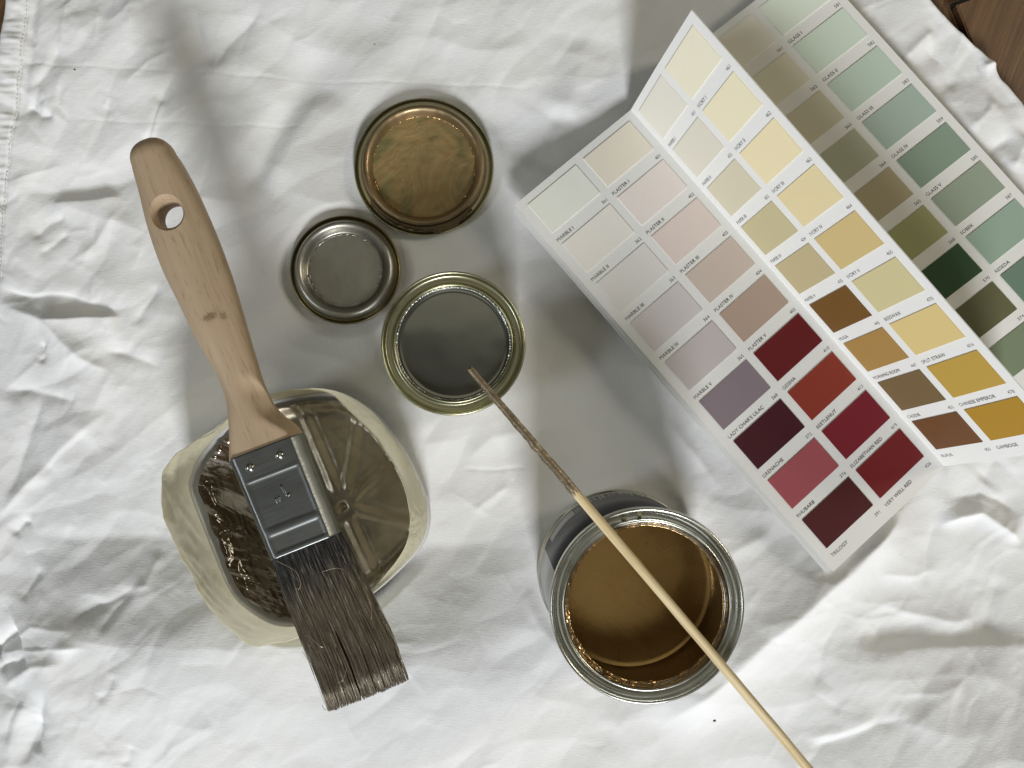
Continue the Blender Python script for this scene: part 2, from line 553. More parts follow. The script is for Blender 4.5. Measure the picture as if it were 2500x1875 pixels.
# crumple: many short creases, denser on the left and at the lower right
dens = (1.0 * np.exp(-((QX - 150) / 330.0) ** 2) + 0.55 * np.exp(-(((QX - 2150) / 420.0) ** 2 + ((QY - 1550) / 420.0) ** 2))
        + 0.35 * np.exp(-((QY - 1650) / 260.0) ** 2) + 0.25 * np.exp(-((QY - 120) / 180.0) ** 2)
        + 0.45 * np.exp(-(((QX - 1650) / 200.0) ** 2 + ((QY - 1150) / 180.0) ** 2))
        + 0.5 * np.exp(-(((QX - 2380) / 120.0) ** 2 + ((QY - 250) / 250.0) ** 2)) + 0.10)
dens = np.clip(dens, 0, 1)
rr = random.Random(5)
for k in range(1500):
    i = rr.randrange(NY); j = rr.randrange(NX)
    dv = dens[i, j]
    if rr.random() > dv: continue
    x, y = X[i, j], Y[i, j]
    th = rad(rr.choice([rr.gauss(48, 22), rr.gauss(48, 22), rr.gauss(5, 16), rr.gauss(100, 25), rr.uniform(0, 180)]))
    L = rr.choice([rr.uniform(7, 14), rr.uniform(12, 26), rr.uniform(18, 48)])
    d = np.array([math.cos(th), math.sin(th)]) * L / 2
    if d[0] < 0: d = -d
    nrm = np.array([-d[1], d[0]]) / L * 2 * rr.gauss(0, 0.10) * L
    a = rr.choice([1, -1]) * rr.uniform(0.05, 0.30) * (0.45 + 0.55 * dv) * (L / 12) ** 0.4
    w1 = rr.uniform(1.0, 4.0); w2 = rr.uniform(1.5, 7.0) if rr.random() < .5 else rr.uniform(1.0, 3.0)
    if rr.random() < .5: w1, w2 = w2, w1
    C([(x - d[0], y - d[1]), (x + nrm[0], y + nrm[1]), (x + d[0], y + d[1])], a, w1, w2, rr.uniform(0.05, 0.25), 0.35, True)


def ridged(x, y, s):
    return 1 - 2 * np.abs(perlin(x, y, s)) ** 0.8


ca, sa = math.cos(0.8), math.sin(0.8)
A1 = (WX * ca + WY * sa); B1 = (-WX * sa + WY * ca)
fine = 0.16 * ridged(A1 / 18, B1 / 7, 30) + 0.06 * ridged(A1 / 8, B1 / 3.6 + 5, 31)
hgt += fine * (0.30 + 0.42 * dens)
hgt += 0.03 * perlin(X / 3.4, Y / 2.0, 33) * smooth(0.1, .5, perlin(X / 40, Y / 40, 34) + dens * .6)

def fold(x, y, s):
    return np.sqrt(perlin(x, y, s) ** 2 + .012 ** 2)


amp_ = 0.22 + 1.0 * dens
c2, s2 = math.cos(0.15), math.sin(0.15)
A3 = X * c2 + Y * s2; B3 = -X * s2 + Y * c2
XW = X + 5 * perlin(X / 30, Y / 30, 200); YW = Y + 5 * perlin(X / 30, Y / 30, 201)
A4 = XW * ca + YW * sa; B4 = -XW * sa + YW * ca
big = 2.3 * fold(A4 / 46, B4 / 22, 202) - 2.3 * fold(A3 / 44, B3 / 24 + 7, 203)
mid_ = 0.95 * fold(A4 / 21 + 3, B4 / 10, 204) - 0.95 * fold(A3 / 20, B3 / 12 + 4, 205)
sml = 0.34 * fold(A4 / 9 + 3, B4 / 5, 206) - 0.34 * fold(A3 / 8, B3 / 5.5 + 4, 207)

from mathutils.geometry import delaunay_2d_cdt


def facets(sp, stretch, ang, seed):
    """flat facets that meet in straight creases, as in crumpled cotton"""
    r = np.random.default_rng(seed)
    c_, s_ = math.cos(ang), math.sin(ang)
    us_ = np.arange(-340, 340, sp * stretch); vs_ = np.arange(-340, 340, sp)
    gu, gv = np.meshgrid(us_, vs_)
    gu = gu + r.uniform(-.48, .48, gu.shape) * sp * stretch; gv = gv + r.uniform(-.48, .48, gv.shape) * sp
    x_ = (gu * c_ - gv * s_).ravel(); y_ = (gu * s_ + gv * c_).ravel()
    k_ = (np.abs(x_) < 300) & (np.abs(y_) < 240)
    x_, y_ = x_[k_], y_[k_]
    z_ = r.normal(0, 1, len(x_))
    vs2, _, fs2, *_ = delaunay_2d_cdt([Vector((float(a), float(b))) for a, b in zip(x_, y_)], [], [], 0, 1e-6)
    G = 0.6; nx_, ny_ = 900, 720; x0_, y0_ = -270.0, -216.0
    Z = np.zeros((ny_, nx_))
    for f in fs2:
        if len(f) != 3: continue
        (ax_, ay_), (bx_, by_), (cx_, cy_) = [tuple(vs2[i]) for i in f]
        i0 = max(0, int((min(ay_, by_, cy_) - y0_) / G)); i1 = min(ny_, int((max(ay_, by_, cy_) - y0_) / G) + 2)
        j0 = max(0, int((min(ax_, bx_, cx_) - x0_) / G)); j1 = min(nx_, int((max(ax_, bx_, cx_) - x0_) / G) + 2)
        if i1 <= i0 or j1 <= j0: continue
        den = (by_ - cy_) * (ax_ - cx_) + (cx_ - bx_) * (ay_ - cy_)
        if abs(den) < 1e-9: continue
        gy = y0_ + G * np.arange(i0, i1)[:, None]; gx = x0_ + G * np.arange(j0, j1)[None, :]
        l1_ = ((by_ - cy_) * (gx - cx_) + (cx_ - bx_) * (gy - cy_)) / den
        l2_ = ((cy_ - ay_) * (gx - cx_) + (ax_ - cx_) * (gy - cy_)) / den
        l3_ = 1 - l1_ - l2_
        ok = (l1_ >= -1e-6) & (l2_ >= -1e-6) & (l3_ >= -1e-6)
        Z[i0:i1, j0:j1][ok] = (l1_ * z_[f[0]] + l2_ * z_[f[1]] + l3_ * z_[f[2]])[ok]

    def blur(a, n):
        for _ in range(n):
            a = (np.roll(a, 1, 0) + 2 * a + np.roll(a, -1, 0)) / 4; a = (np.roll(a, 1, 1) + 2 * a + np.roll(a, -1, 1)) / 4
        return a
    fx = np.clip((WX - x0_) / G, 0, nx_ - 2); fy = np.clip((WY - y0_) / G, 0, ny_ - 2)
    ix = fx.astype(int); iy = fy.astype(int); fx = fx - ix; fy = fy - iy
    out = []
    for a in (blur(Z, 2), blur(Z, 14)):
        out.append((a[iy, ix] * (1 - fx) + a[iy, ix + 1] * fx) * (1 - fy) + (a[iy + 1, ix] * (1 - fx) + a[iy + 1, ix + 1] * fx) * fy)
    k = smooth(-.3, .3, perlin(X / 28, Y / 28, seed)) * .85
    return out[0] * k + out[1] * (1 - k)


hgt += 1.0 * facets(32, 2.2, 0.75, 301) * (.6 + .4 * dens) + .48 * facets(15, 2.1, 0.9, 302) * (.3 + .7 * dens) + .17 * facets(7.5, 2.0, .6, 303) * (.15 + .85 * dens)
sel = smooth(-.25, .35, perlin(X / 55, Y / 55, 210)) * (1 - .6 * np.exp(-(((QX - 850) / 420.0) ** 2 + ((QY - 500) / 420.0) ** 2)))
hgt += .7 * big * (.8 + .5 * dens) + (.30 * mid_ * amp_ + .22 * sml * amp_) * (.25 + .75 * sel)

# hem on the left: a stitched band that puckers
seam_px = [(72, -110), (65, 0), (58, 80), (52, 154), (43, 224), (36, 285), (24, 362), (15, 430), (7, 500), (3, 640), (-12, 800), (-30, 1000), (-45, 1400), (-45, 2050)]
seam = np.array([P(a, b)[:2] for a, b in seam_px])
sx = np.interp(yy, seam[::-1, 1], seam[::-1, 0])[:, None]
ds = X - sx
puck = perlin(Y / 4.2 + 0.10 * ds, ds * 0.02, 50) + 0.6 * perlin(Y / 2.1, ds * 0.03 + 3, 51)
hem = smooth(0.2, -0.4, ds)
hgt += hem * (0.75 + 1.0 * puck * np.exp(-((ds + 4) / 5) ** 2))
hgt += -0.9 * np.exp(-(ds / 0.55) ** 2) + 0.35 * puck * np.exp(-((ds) / 2.5) ** 2)
hgt += -1.7 * np.exp(-((ds - 3.0) / 2.6) ** 2) * smooth(420, 60, QY)

# right-hand edge rolls down on the floor
de = xr[:, None] - X
hgt += 0.9 * np.exp(-((de - 2.5) / 2.5) ** 2)
hgt -= 2.6 * np.exp(-de / 1.1)
dl = X - xl[:, None]
hgt -= 2.6 * np.exp(-dl / 0.8)

hgt = np.where(hgt < -2, -2 - 2.5 * (1 - np.exp((hgt + 2) / 2.5)), hgt)
# flat under what stands on it
for c, r in ((CAN_C, 36.0), (TIN_C, 29.5), (LID1_C, 31.0), (LID2_C, 24.2)):
    d = np.hypot(X - c[0], Y - c[1])
    k = smooth(r + 7, r - 1.5, d)
    hgt = hgt * (1 - k) + (-0.15) * k

BASE_PX = [(650, 985), (740, 965), (825, 957), (866, 971), (921, 1006), (959, 1057), (1004, 1122), (1031, 1184), (1048, 1232),
           (1050, 1274), (1035, 1325), (990, 1375), (911, 1446), (830, 1490), (760, 1515), (712, 1518), (663, 1508), (622, 1484),
           (577, 1445), (540, 1355), (510, 1278), (480, 1205), (475, 1170), (500, 1112), (560, 1042)]
NP_ = 200
base_out = resample([P(a, b, 1)[:2] for a, b in BASE_PX], NP_)


def poly_inside_dist(X, Y, poly):
    q = np.vstack([poly, poly[:1]])
    d = np.full(X.shape, 1e9); ins = np.zeros(X.shape, bool)
    for i in range(len(poly)):
        a, b = q[i], q[i + 1]; e = b - a; l2 = e.dot(e) + 1e-12
        t = np.clip(((X - a[0]) * e[0] + (Y - a[1]) * e[1]) / l2, 0, 1)
        d = np.minimum(d, np.hypot(X - a[0] - t * e[0], Y - a[1] - t * e[1]))
        k = ((a[1] > Y) != (b[1] > Y)) & (X < (b[0] - a[0]) * (Y - a[1]) / (b[1] - a[1] + 1e-12) + a[0])
        ins ^= k
    return np.where(ins, -d, d)


d = poly_inside_dist(X, Y, base_out[::5])
k = smooth(8, -1, d)
hgt = hgt * (1 - k) + (-0.3) * k

# panel corners of the colour chart: (px, py, z)
PAN1 = [(1257, 500, 13.0), (1540, 268, 4.5), (2305, 1138, 4.5), (2035, 1395, 13.0)]
PAN2 = [(1540, 268, 4.5), (1688, 25, 61.0), (2620, 1092, 61.0), (2305, 1138, 4.5)]
PAN3 = [(1678, 130, 4.0), (1978, -102, 5.5), (2759, 764, 6.0), (2459, 996, 4.0)]
for pn, zc in ((PAN1, None), (PAN3, None)):
    q = np.array([P(*c) for c in pn])
    d = poly_inside_dist(X, Y, q[:, :2])
    e1 = q[1] - q[0]; e2 = q[3] - q[0]
    det = e1[0] * e2[1] - e1[1] * e2[0]
    uu = ((X - q[0][0]) * e2[1] - (Y - q[0][1]) * e2[0]) / det
    vv = (e1[0] * (Y - q[0][1]) - e1[1] * (X - q[0][0])) / det
    zz = q[0][2] + uu * e1[2] + vv * e2[2] - 4.2
    k = smooth(6, -1, d)
    low = np.minimum(hgt, zz)
    hgt = hgt * (1 - k) + low * k

sheet_me = grid('drop_sheet', np.stack([X, Y, hgt], -1))
SHEET = link('drop_sheet', sheet_me, M_CLOTH)
SHEET['label'] = 'large crumpled white cotton sheet spread over the brown floor boards under everything'
SHEET['category'] = 'sheet'


def cloth_z(x, y):
    i = int(np.clip(np.searchsorted(yy, y), 0, NY - 1))
    j = int(np.clip((x - xl[i]) / (xr[i] - xl[i]) * (NX - 1), 0, NX - 1))
    return hgt[i, j]


mb = MB()
ys = np.arange(yy[-1] - 3, P(0, 700)[1], -1.9)
for y in ys:
    x = np.interp(y, seam[::-1, 1], seam[::-1, 0]); y2 = y - 1.25
    x2 = np.interp(y2, seam[::-1, 1], seam[::-1, 0])
    z = cloth_z(x, y); z2 = cloth_z(x2, y2)
    mb.add(tube('s', [(x, y, z + .02), (x, (y * .8 + y2 * .2), z + .30), (x2, (y * .2 + y2 * .8), z2 + .30), (x2, y2, z2 + .02)], 0.17, 5))
st = link('stitching', mb.mesh('stitching'), mat('white_thread', (0.82, 0.82, 0.81, 1), 0.8), SHEET)
M_SPECK = mat('dark_paint_speck', (0.06, 0.055, 0.045, 1), 0.6)
for a, b, r in ((593, 942, 0.5), (1741, 1755, 0.55), (185, 172, 0.4), (915, 108, .35), (1166, 1450, .3)):
    p = P(a, b)
    bm = bmesh.new(); bmesh.ops.create_icosphere(bm, subdivisions=2, radius=1)
    for v in bm.verts:
        v.co = (p[0] + v.co.x * r * 1.3, p[1] + v.co.y * r, cloth_z(p[0], p[1]) + v.co.z * r * .5)
    me = bpy.data.meshes.new('speck'); bm.to_mesh(me); bm.free()
    link('speck', me, M_SPECK, SHEET)

# ------------------------------------------------------------------ colour chart
CHART = thing('colour_chart', 'folded white paint colour chart with rows of named swatches standing open at the right', 'colour chart', P(1900, 760, 0))
PW, PL = 68.0, 209.5
COLX = ((4.2, 31.8), (36.2, 63.8))
ROW0, PITCH, SWH = 3.6, 22.55, 16.1


class Patch:
    def __init__(s, pn, bend=0.0):
        s.q = np.array([P(*c) for c in pn])
        n = np.cross(s.q[3] - s.q[0], s.q[1] - s.q[0]); s.n = n / np.linalg.norm(n)
        if s.n[2] < 0: s.n = -s.n
        s.bend = bend

    def __call__(s, u, v, d=0.0):
        a, b = u / PW, v / PL
        q = s.q
        p = q[0] * (1 - a) * (1 - b) + q[1] * a * (1 - b) + q[2] * a * b + q[3] * (1 - a) * b
        return p + s.n * (d + s.bend * math.sin(math.pi * min(max(a, 0), 1)))


def card_mesh(pt, rows, thick=0.55):
    us = sorted({0.0, PW, *[x for c in COLX for x in c]})
    vs = [0.0]
    for r in range(rows):
        vs += [ROW0 + r * PITCH, ROW0 + r * PITCH + SWH]
    vs.append(PL)
    hole = lambda i, j: False
    V = {}; verts = []; faces = []

    def vid(i, j, top):
        k = (i, j, top)
        if k not in V:
            V[k] = len(verts); verts.append(pt(us[i], vs[j], 0 if top else -thick))
        return V[k]
    nu, nv = len(us) - 1, len(vs) - 1
    solid = lambda i, j: 0 <= i < nu and 0 <= j < nv and not hole(i, j)
    for i in range(nu):
        for j in range(nv):
            if not solid(i, j): continue
            faces.append([vid(i, j, 1), vid(i, j + 1, 1), vid(i + 1, j + 1, 1), vid(i + 1, j, 1)])
            faces.append([vid(i, j, 0), vid(i + 1, j, 0), vid(i + 1, j + 1, 0), vid(i, j + 1, 0)])
            for (di, dj, a, b) in ((-1, 0, (i, j), (i, j + 1)), (1, 0, (i + 1, j + 1), (i + 1, j)), (0, -1, (i + 1, j), (i, j)), (0, 1, (i, j + 1), (i + 1, j + 1))):
                if not solid(i + di, j + dj):
                    faces.append([vid(*a, 1), vid(*a, 0), vid(*b, 0), vid(*b, 1)])
    return new_mesh('panel', verts, faces, False)


def quad_sheet(pt, u0, u1, v0, v1, d, thick=0.15):
    vs = [pt(u0, v0, d), pt(u1, v0, d), pt(u1, v1, d), pt(u0, v1, d), pt(u0, v0, d - thick), pt(u1, v0, d - thick), pt(u1, v1, d - thick), pt(u0, v1, d - thick)]
    return new_mesh('sheet', vs, [(0, 3, 2, 1), (4, 5, 6, 7), (0, 1, 5, 4), (1, 2, 6, 5), (2, 3, 7, 6), (3, 0, 4, 7)], False)


def text_mesh(body, size, spacing=1.0, off=0.0):
    cu = bpy.data.curves.new('caption', 'FONT')
    cu.body = body; cu.size = size; cu.space_character = spacing; cu.offset = off
    cu.resolution_u = 3
    o = bpy.data.objects.new('tmp', cu); COL.objects.link(o)
    bpy.context.view_layer.update()
    dg = bpy.context.evaluated_depsgraph_get()
    me = bpy.data.meshes.new_from_object(o.evaluated_get(dg))
    bpy.data.objects.remove(o); bpy.data.curves.remove(cu)
    return me


def lay_text(body, pt, u, v, size, parent, right=False, d=0.035, mat_=None, name='caption'):
    me = text_mesh(body, size, 1.02, 0.0)
    xs = [q.co.x for q in me.vertices]
    sh = -max(xs) if right else -min(xs)
    for q in me.vertices:
        p = pt(u + q.co.x + sh, v - q.co.y, d)
        q.co = Vector(p)
    me.update()
    return link(name, me, mat_ or M_INK, parent)


def chip_mat(c, k):
    M = mat('paint_chip', rgb(*c, k), 0.55)
    t = NT(M)
    t.bump(t.noise(t.coord(), 900, 3), 0.04, 0.0002)
    t.p.inputs['Specular IOR Level'].default_value = 0.3
    return M


def panel(pn, cols, names, k, rows=9, bend=0.7):
    pt = Patch(pn, bend)
    po = link('panel', card_mesh(pt, rows), M_CARD, CHART)
    for ci in range(2):
        x0, x1 = COLX[ci]
        for r in range(rows):
            v0 = ROW0 + r * PITCH
            c = cols[ci][r]
            if c is None: continue
            link('swatch', quad_sheet(pt, x0, x1, v0, v0 + SWH, 0.34, 0.40), chip_mat(c, k), po)
            nm, num = names[ci][r]
            bl = v0 + PITCH - 1.75 if r < rows - 1 else v0 + SWH + 4.7
            if nm: lay_text(nm, pt, x0 - 0.5, bl, 2.22, po)
            if num: lay_text(num, pt, x1 + 0.4, bl, 2.12, po, True, name='number')
    return po, pt


roman = ['I', 'II', 'III', 'IV', 'V']
K = 1.3
panel(PAN1,
      [[(217, 218, 208), (212, 208, 200), (203, 200, 195), (190, 184, 182), (178, 170, 168), (122, 110, 116), (60, 18, 26), (146, 74, 80), (70, 26, 28)],
       [(224, 216, 200), (212, 203, 197), (204, 190, 183), (184, 170, 160), (160, 140, 126), (90, 20, 24), (126, 48, 36), (108, 26, 38), (104, 28, 30)]],
      [[('MARBLE ' + r, str(361 + i)) for i, r in enumerate(roman)] + [("LADY CHAR'S LILAC", '368'), ('GRENACHE', '372'), ('RHUBARB', '376'), ('TRILOGY', '391')],
       [('PLASTER ' + r, str(401 + i)) for i, r in enumerate(roman)] + [('GEISHA', '410'), ('BEETLENUT', '413'), ('ELIZABETHAN RED', '419'), ('VERY WELL RED', '426')]], K)
p2, pt2 = panel(PAN2,
      [[(218, 215, 202), (212, 207, 192), (203, 196, 172), (188, 178, 140), (182, 168, 130), (108, 76, 34), (160, 126, 70), (112, 92, 60), (104, 68, 38)],
       [(234, 228, 204), (232, 223, 192), (226, 213, 174), (218, 202, 158), (198, 176, 122), (198, 187, 142), (208, 186, 126), (178, 146, 66), (164, 126, 40)]],
      [[('PAPER ' + r, str(431 + i)) for i, r in enumerate(roman)] + [('MUGA', '445'), ('MORNING ROOM', '447'), ('CADDIE', '452'), ('RUFUS', '455')],
       [('IVORY ' + r, str(461 + i)) for i, r in enumerate(roman)] + [('BEESWAX', '470'), ('SPLIT STRAW', '474'), ('CHINESE EMPEROR', '478'), ('GAMBOGE', '')]], 1.12)
panel(PAN3,
      [[(222, 219, 206), (206, 201, 182), (190, 184, 162), (164, 166, 144), (164, 154, 126), (150, 151, 106), (42, 70, 42), (90, 90, 62), (112, 124, 100)],
       [(206, 214, 200), (192, 204, 190), (174, 189, 175), (152, 168, 157), (124, 141, 125), (137, 148, 131), (138, 158, 142), (98, 120, 104), (98, 120, 104)]],
      [[('', '561'), ('', '562'), ('', '563'), ('', '564'), ('', '565'), ('', '568'), ('', '570'), ('', '574'), ('', '')],
       [('GLASS ' + r, str(581 + i)) for i, r in enumerate(roman)] + [('SOBEK', '587'), ('RESEDA', ''), ('', ''), ('', '')]], 1.25)
# the panel behind the standing one, and the ones folded beneath the front panel


def plain_panel(q, thick=0.55, name='panel'):
    q = [np.array(c, float) for c in q]
    n = np.cross(q[1] - q[0], q[3] - q[0]); n /= np.linalg.norm(n)
    if n[2] < 0: n = -n
    vs = q + [c - n * thick for c in q]
    return link(name, new_mesh(name, vs, [(0, 3, 2, 1), (4, 5, 6, 7), (0, 1, 5, 4), (1, 2, 6, 5), (2, 3, 7, 6), (3, 0, 4, 7)], False), M_CARD, CHART)


q2 = [P(*c) for c in PAN2]; q3 = [P(*c) for c in PAN3]; q1 = [P(*c) for c in PAN1]
off = pt2.n * 0.6
plain_panel([q2[1] - off, q3[0] + np.array([0, 0, -.1]), q3[3] + np.array([0, 0, -.1]), q2[2] - off])
# two panels folded under the first one
e = (q1[0] - q1[1]); e /= np.linalg.norm(e); lg = (q1[3] - q1[0]); lg /= np.linalg.norm(lg)
for dz, a0, a1, l0, l1 in ((1.6, 0.9, 1.6, 0.0, -0.8), (3.2, 1.9, 2.3, 1.2, -1.0)):
    z = np.array([0, 0, -dz])
    plain_panel([q1[0] + z + e * a0 + lg * l0, q1[1] + np.array([0, 0, -dz * .55]) + lg * l0, q1[2] + np.array([0, 0, -dz * .55]) + lg * l1, q1[3] + z + e * a1 + lg * l1])

# ------------------------------------------------------------------ big can
CAN = thing('paint_tin', 'open tall tin of gold brown paint with navy label, stick lying across it', 'paint tin', (CAN_C[0], CAN_C[1], 0), 'open paint tins')
cc = np.array([CAN_C[0], CAN_C[1], 0])
link('body', lathe('body', cc, np.vstack([[(33.5, 0.0), (34.6, 0.0)], rounded([(34.8, 0.2), (36.0, 0.6), (36.0, 2.0), (34.6, 2.6), (34.5, 5), (34.5, 60), (34.8, 62)], 2)])), M_STEEL, CAN)
rim_prof = rounded([(34.6, 61.0), (35.7, 62.2), (35.75, 65.2), (35.0, 66.2), (34.2, 65.6), (33.9, 63.8), (33.2, 63.1), (31.6, 63.3), (31.2, 64.9), (30.5, 65.5), (29.9, 64.6), (29.6, 63.2), (28.6, 62.4), (28.7, 61.3), (30.2, 61.0)], 3)
link('rim', lathe('rim', cc, rim_prof, 200), M_STEEL, CAN)


def m_goldpaint():
    M = mat('gold_brown_paint', (0.20, 0.125, 0.04, 1), 0.42, 0.6)
    t = NT(M)
    v = t.coord()
    n = t.noise(v, 26, 4, 0.5, 2.2)
    n2 = t.noise(t.coord((1, 1, 1), .6), 60, 3, 0.5, 3.5)
    c = t.ramp(n, [(0.35, rgb(150, 120, 72, 2.1)), (0.6, rgb(160, 132, 86, 2.1)), (0.8, rgb(164, 131, 81, 2.1))])
    t.set('Base Color', t.mix(t.ramp(n2, [(0.66, 0.0), (0.76, 0.25)]), c, rgb(110, 80, 40)))
    t.set('Roughness', t.ramp(n, [(0.3, 0.22), (0.7, 0.32)]))
    t.bump(n, 0.05, 0.002)
    return M


M_GOLD = m_goldpaint()
M_WALLPAINT = m_metal('paint_coated_wall', (0.15, 0.085, 0.03, 1), 0.32, 0.15, 40, (0.24, 0.15, 0.06, 1), 0.0, 0.55)
link('inner_wall', lathe('inner_wall', cc, rounded([(30.2, 60.95), (33.6, 60.3), (34.1, 58), (34.1, 24.0)], 2)), M_WALLPAINT, CAN)


def wobp(th, r, z):
    return r, z + 0.05 * perlin(r * np.cos(th) / 14, r * np.sin(th) / 14, 60) * (r < 33)


link('paint', lathe('paint', cc, [(0.01, 25)] + [(x, 25.0 + (0.6 * ((x - 31.5) / 2.5) ** 2 if x > 31.5 else 0)) for x in np.linspace(1, 34.05, 40)], 160, wobp), M_GOLD, CAN)
M_GLOSSGOLD = m_metal('wet_gold_paint', (0.56, 0.38, 0.19, 1), 0.22, 0.15, 120, (0.34, 0.21, 0.09, 1), 0.4, 0.9)


def drip_ring(c, r0, z0, rr0, amp, seed, seg=420, sides=10, md=None):
    th = np.linspace(0, 2 * np.pi, seg, endpoint=False)
    n = 1.2 * perlin(th * 5.0, th * 0 + .3, seed) + 0.9 * perlin(th * 17, th * 0 + .7, seed + 1)
    if md: n = n * (.25 + np.clip(np.cos(th - rad(md)), 0, 1)) + .25 * (np.cos(th - rad(md)) - .2)
    tr = rr0 * (1 + amp * n); tr = np.clip(tr, 0.12, None)
    ph = np.linspace(0, 2 * np.pi, sides, endpoint=False)
    rad_ = r0 + 0.3 * perlin(th * 12, th * 0 + .1, seed + 2)[:, None] + tr[:, None] * np.cos(ph)[None, :]
    zz_ = z0 + 0.35 * n[:, None] + tr[:, None] * np.sin(ph)[None, :]
    pts = np.stack([c[0] + rad_ * np.cos(th)[:, None], c[1] + rad_ * np.sin(th)[:, None], c[2] + zz_], -1)
    return grid('drip', pts, True, True)


link('paint_residue', drip_ring(cc, 28.75, 62.5, 0.50, 1.0, 70, md=245), M_GLOSSGOLD, CAN)
link('paint_residue', drip_ring(cc, 29.7, 63.4, 0.28, 1.6, 75, md=225), M_GLOSSGOLD, CAN)


def arc_sheet(c, r, a0, a1, z0, z1, n=24, thick=0.06):
    th = np.radians(np.linspace(a0, a1, n))
    pts = np.stack([np.stack([c[0] + q * np.cos(th), c[1] + q * np.sin(th), np.full(n, z)], -1)
                    for q, z in ((r - thick, z0), (r, z0), (r, z1), (r - thick, z1))], 1)
    return grid('label', pts)


M_LABEL = mat('pale_grey_label', (0.55, 0.55, 0.55, 1), 0.4)
M_NAVY = mat('navy_label', (0.052, 0.052, 0.066, 1), 0.42)
M_LPRINT = mat('pale_print', (0.42, 0.42, 0.42, 1), 0.5)
lab = link('label', arc_sheet(cc, 34.75, 0, 359.9, 4.2, 59.5, 120), M_LABEL, CAN)
link('navy_band', arc_sheet(cc, 34.85, 40, 162, 4.4, 59.0, 60), M_NAVY, lab)
link('pale_block', arc_sheet(cc, 34.93, 128, 153, 7.0, 20.0, 20), M_LPRINT, lab)
for i, (a, wd, z0, z1) in enumerate(((116, 1.6, 6, 15), (112.8, 1.1, 6, 16), (109.5, 1.6, 6, 14), (106, 1.2, 6, 16), (103, 2.0, 6, 15), (99, 1.1, 6, 16), (96, 1.1, 6, 14), (90, 2.2, 6, 14), (86.5, 1.2, 6, 15), (83, 1.8, 6, 15), (78, 1.2, 6, 14), (74.5, 1.8, 6, 14), (126, .6, 6, 20), (124.6, .5, 6, 20), (123.2, .5, 6, 20))):
    link('letter_stroke', arc_sheet(cc, 34.93, a, a + wd, z0, z1, 3), M_LPRINT, lab)
M_DRIP = mat('olive_drip', (0.20, 0.17, 0.09, 1), 0.35)
for a, b, r in ((1524, 1269, 1.0), (1562, 1254, 1.05)):
    p = P(a, b, 64.2)
    bm = bmesh.new(); bmesh.ops.create_icosphere(bm, subdivisions=3, radius=1)
    for v in bm.verts: v.co = (p[0] + v.co.x * r, p[1] + v.co.y * r * 1.15, 63.5 + v.co.z * .8)
    for f in bm.faces: f.smooth = True
    me = bpy.data.meshes.new('paint_drop'); bm.to_mesh(me); bm.free()
    link('paint_drop', me, M_DRIP, CAN)

# ------------------------------------------------------------------ small tin
TIN = thing('paint_tin', 'open small tin filled to the rim with dark silver paint, between lids and tub', 'paint tin', (TIN_C[0], TIN_C[1], 0), 'open paint tins')
tc_ = np.array([TIN_C[0], TIN_C[1], 0])
link('body', lathe('body', tc_, np.vstack([[(27, 0.0), (28.6, 0.0)], rounded([(28.8, .2), (29.4, .6), (29.4, 2), (28.3, 2.6), (28.3, 29), (28.6, 30)], 2)])), M_STEEL, TIN)
link('rim', lathe('rim', tc_, rounded([(28.4, 29.2), (29.35, 30.2), (29.4, 32.4), (28.8, 33.1), (28.2, 32.6), (27.9, 31.4), (27.3, 30.6), (25.2, 30.4), (24.5, 31.0), (24.2, 32.4), (23.7, 32.7), (23.3, 32.2), (23.2, 30.6), (23.1, 29.0)], 3), 200), M_TINGOLD, TIN)


def m_silverpaint():
    M = mat('dark_silver_paint', (0.17, 0.17, 0.155, 1), 0.42, 0.9)
    t = NT(M)
    n = t.noise(t.coord(), 30, 4, 0.5, 1.0)
    f = t.noise(t.coord(), 2600, 2)
    t.set('Base Color', t.mix(t.ramp(f, [(0.45, 0.0), (0.75, 0.15)]), t.ramp(n, [(0.3, (0.27, 0.272, 0.245, 1)), (0.7, (0.33, 0.332, 0.30, 1))]), (0.32, 0.32, 0.29, 1)))
    t.set('Roughness', t.ramp(n, [(0.3, .13), (0.7, .18)]))
    return M


M_SILVER = m_silverpaint()
link('paint', lathe('paint', tc_, [(0.01, 28.6)] + [(x, 28.6 + (0.7 * ((x - 21.5) / 1.7) ** 2 if x > 21.5 else 0)) for x in np.linspace(1, 23.15, 30)], 160,
     lambda th, r, z: (r, z + .06 * perlin(r * np.cos(th) / 11, r * np.sin(th) / 11, 63))), M_SILVER, TIN)
M_RESID = m_metal('silver_paint_residue', (0.62, 0.62, 0.58, 1), 0.28, 0.2, 200, (0.35, 0.35, 0.31, 1), 0.4, 1.0)
th = np.linspace(0, 2 * np.pi, 640, endpoint=False)
n = perlin(th * 40, th * 0 + .3, 81) + .8 * perlin(th * 90, th * 0 + .9, 82)
tr = np.clip(0.34 * (1 + 0.9 * n), .08, None)
ph = np.linspace(0, 2 * np.pi, 8, endpoint=False)
rr_ = 22.95 + .25 * perlin(th * 60, th * 0 + .2, 83)[:, None] + tr[:, None] * np.cos(ph)
link('paint_residue', grid('r', np.stack([tc_[0] + rr_ * np.cos(th)[:, None], tc_[1] + rr_ * np.sin(th)[:, None], 31.3 + tr[:, None] * np.sin(ph) * 1.4 + .3 * n[:, None]], -1), True, True), M_RESID, TIN)

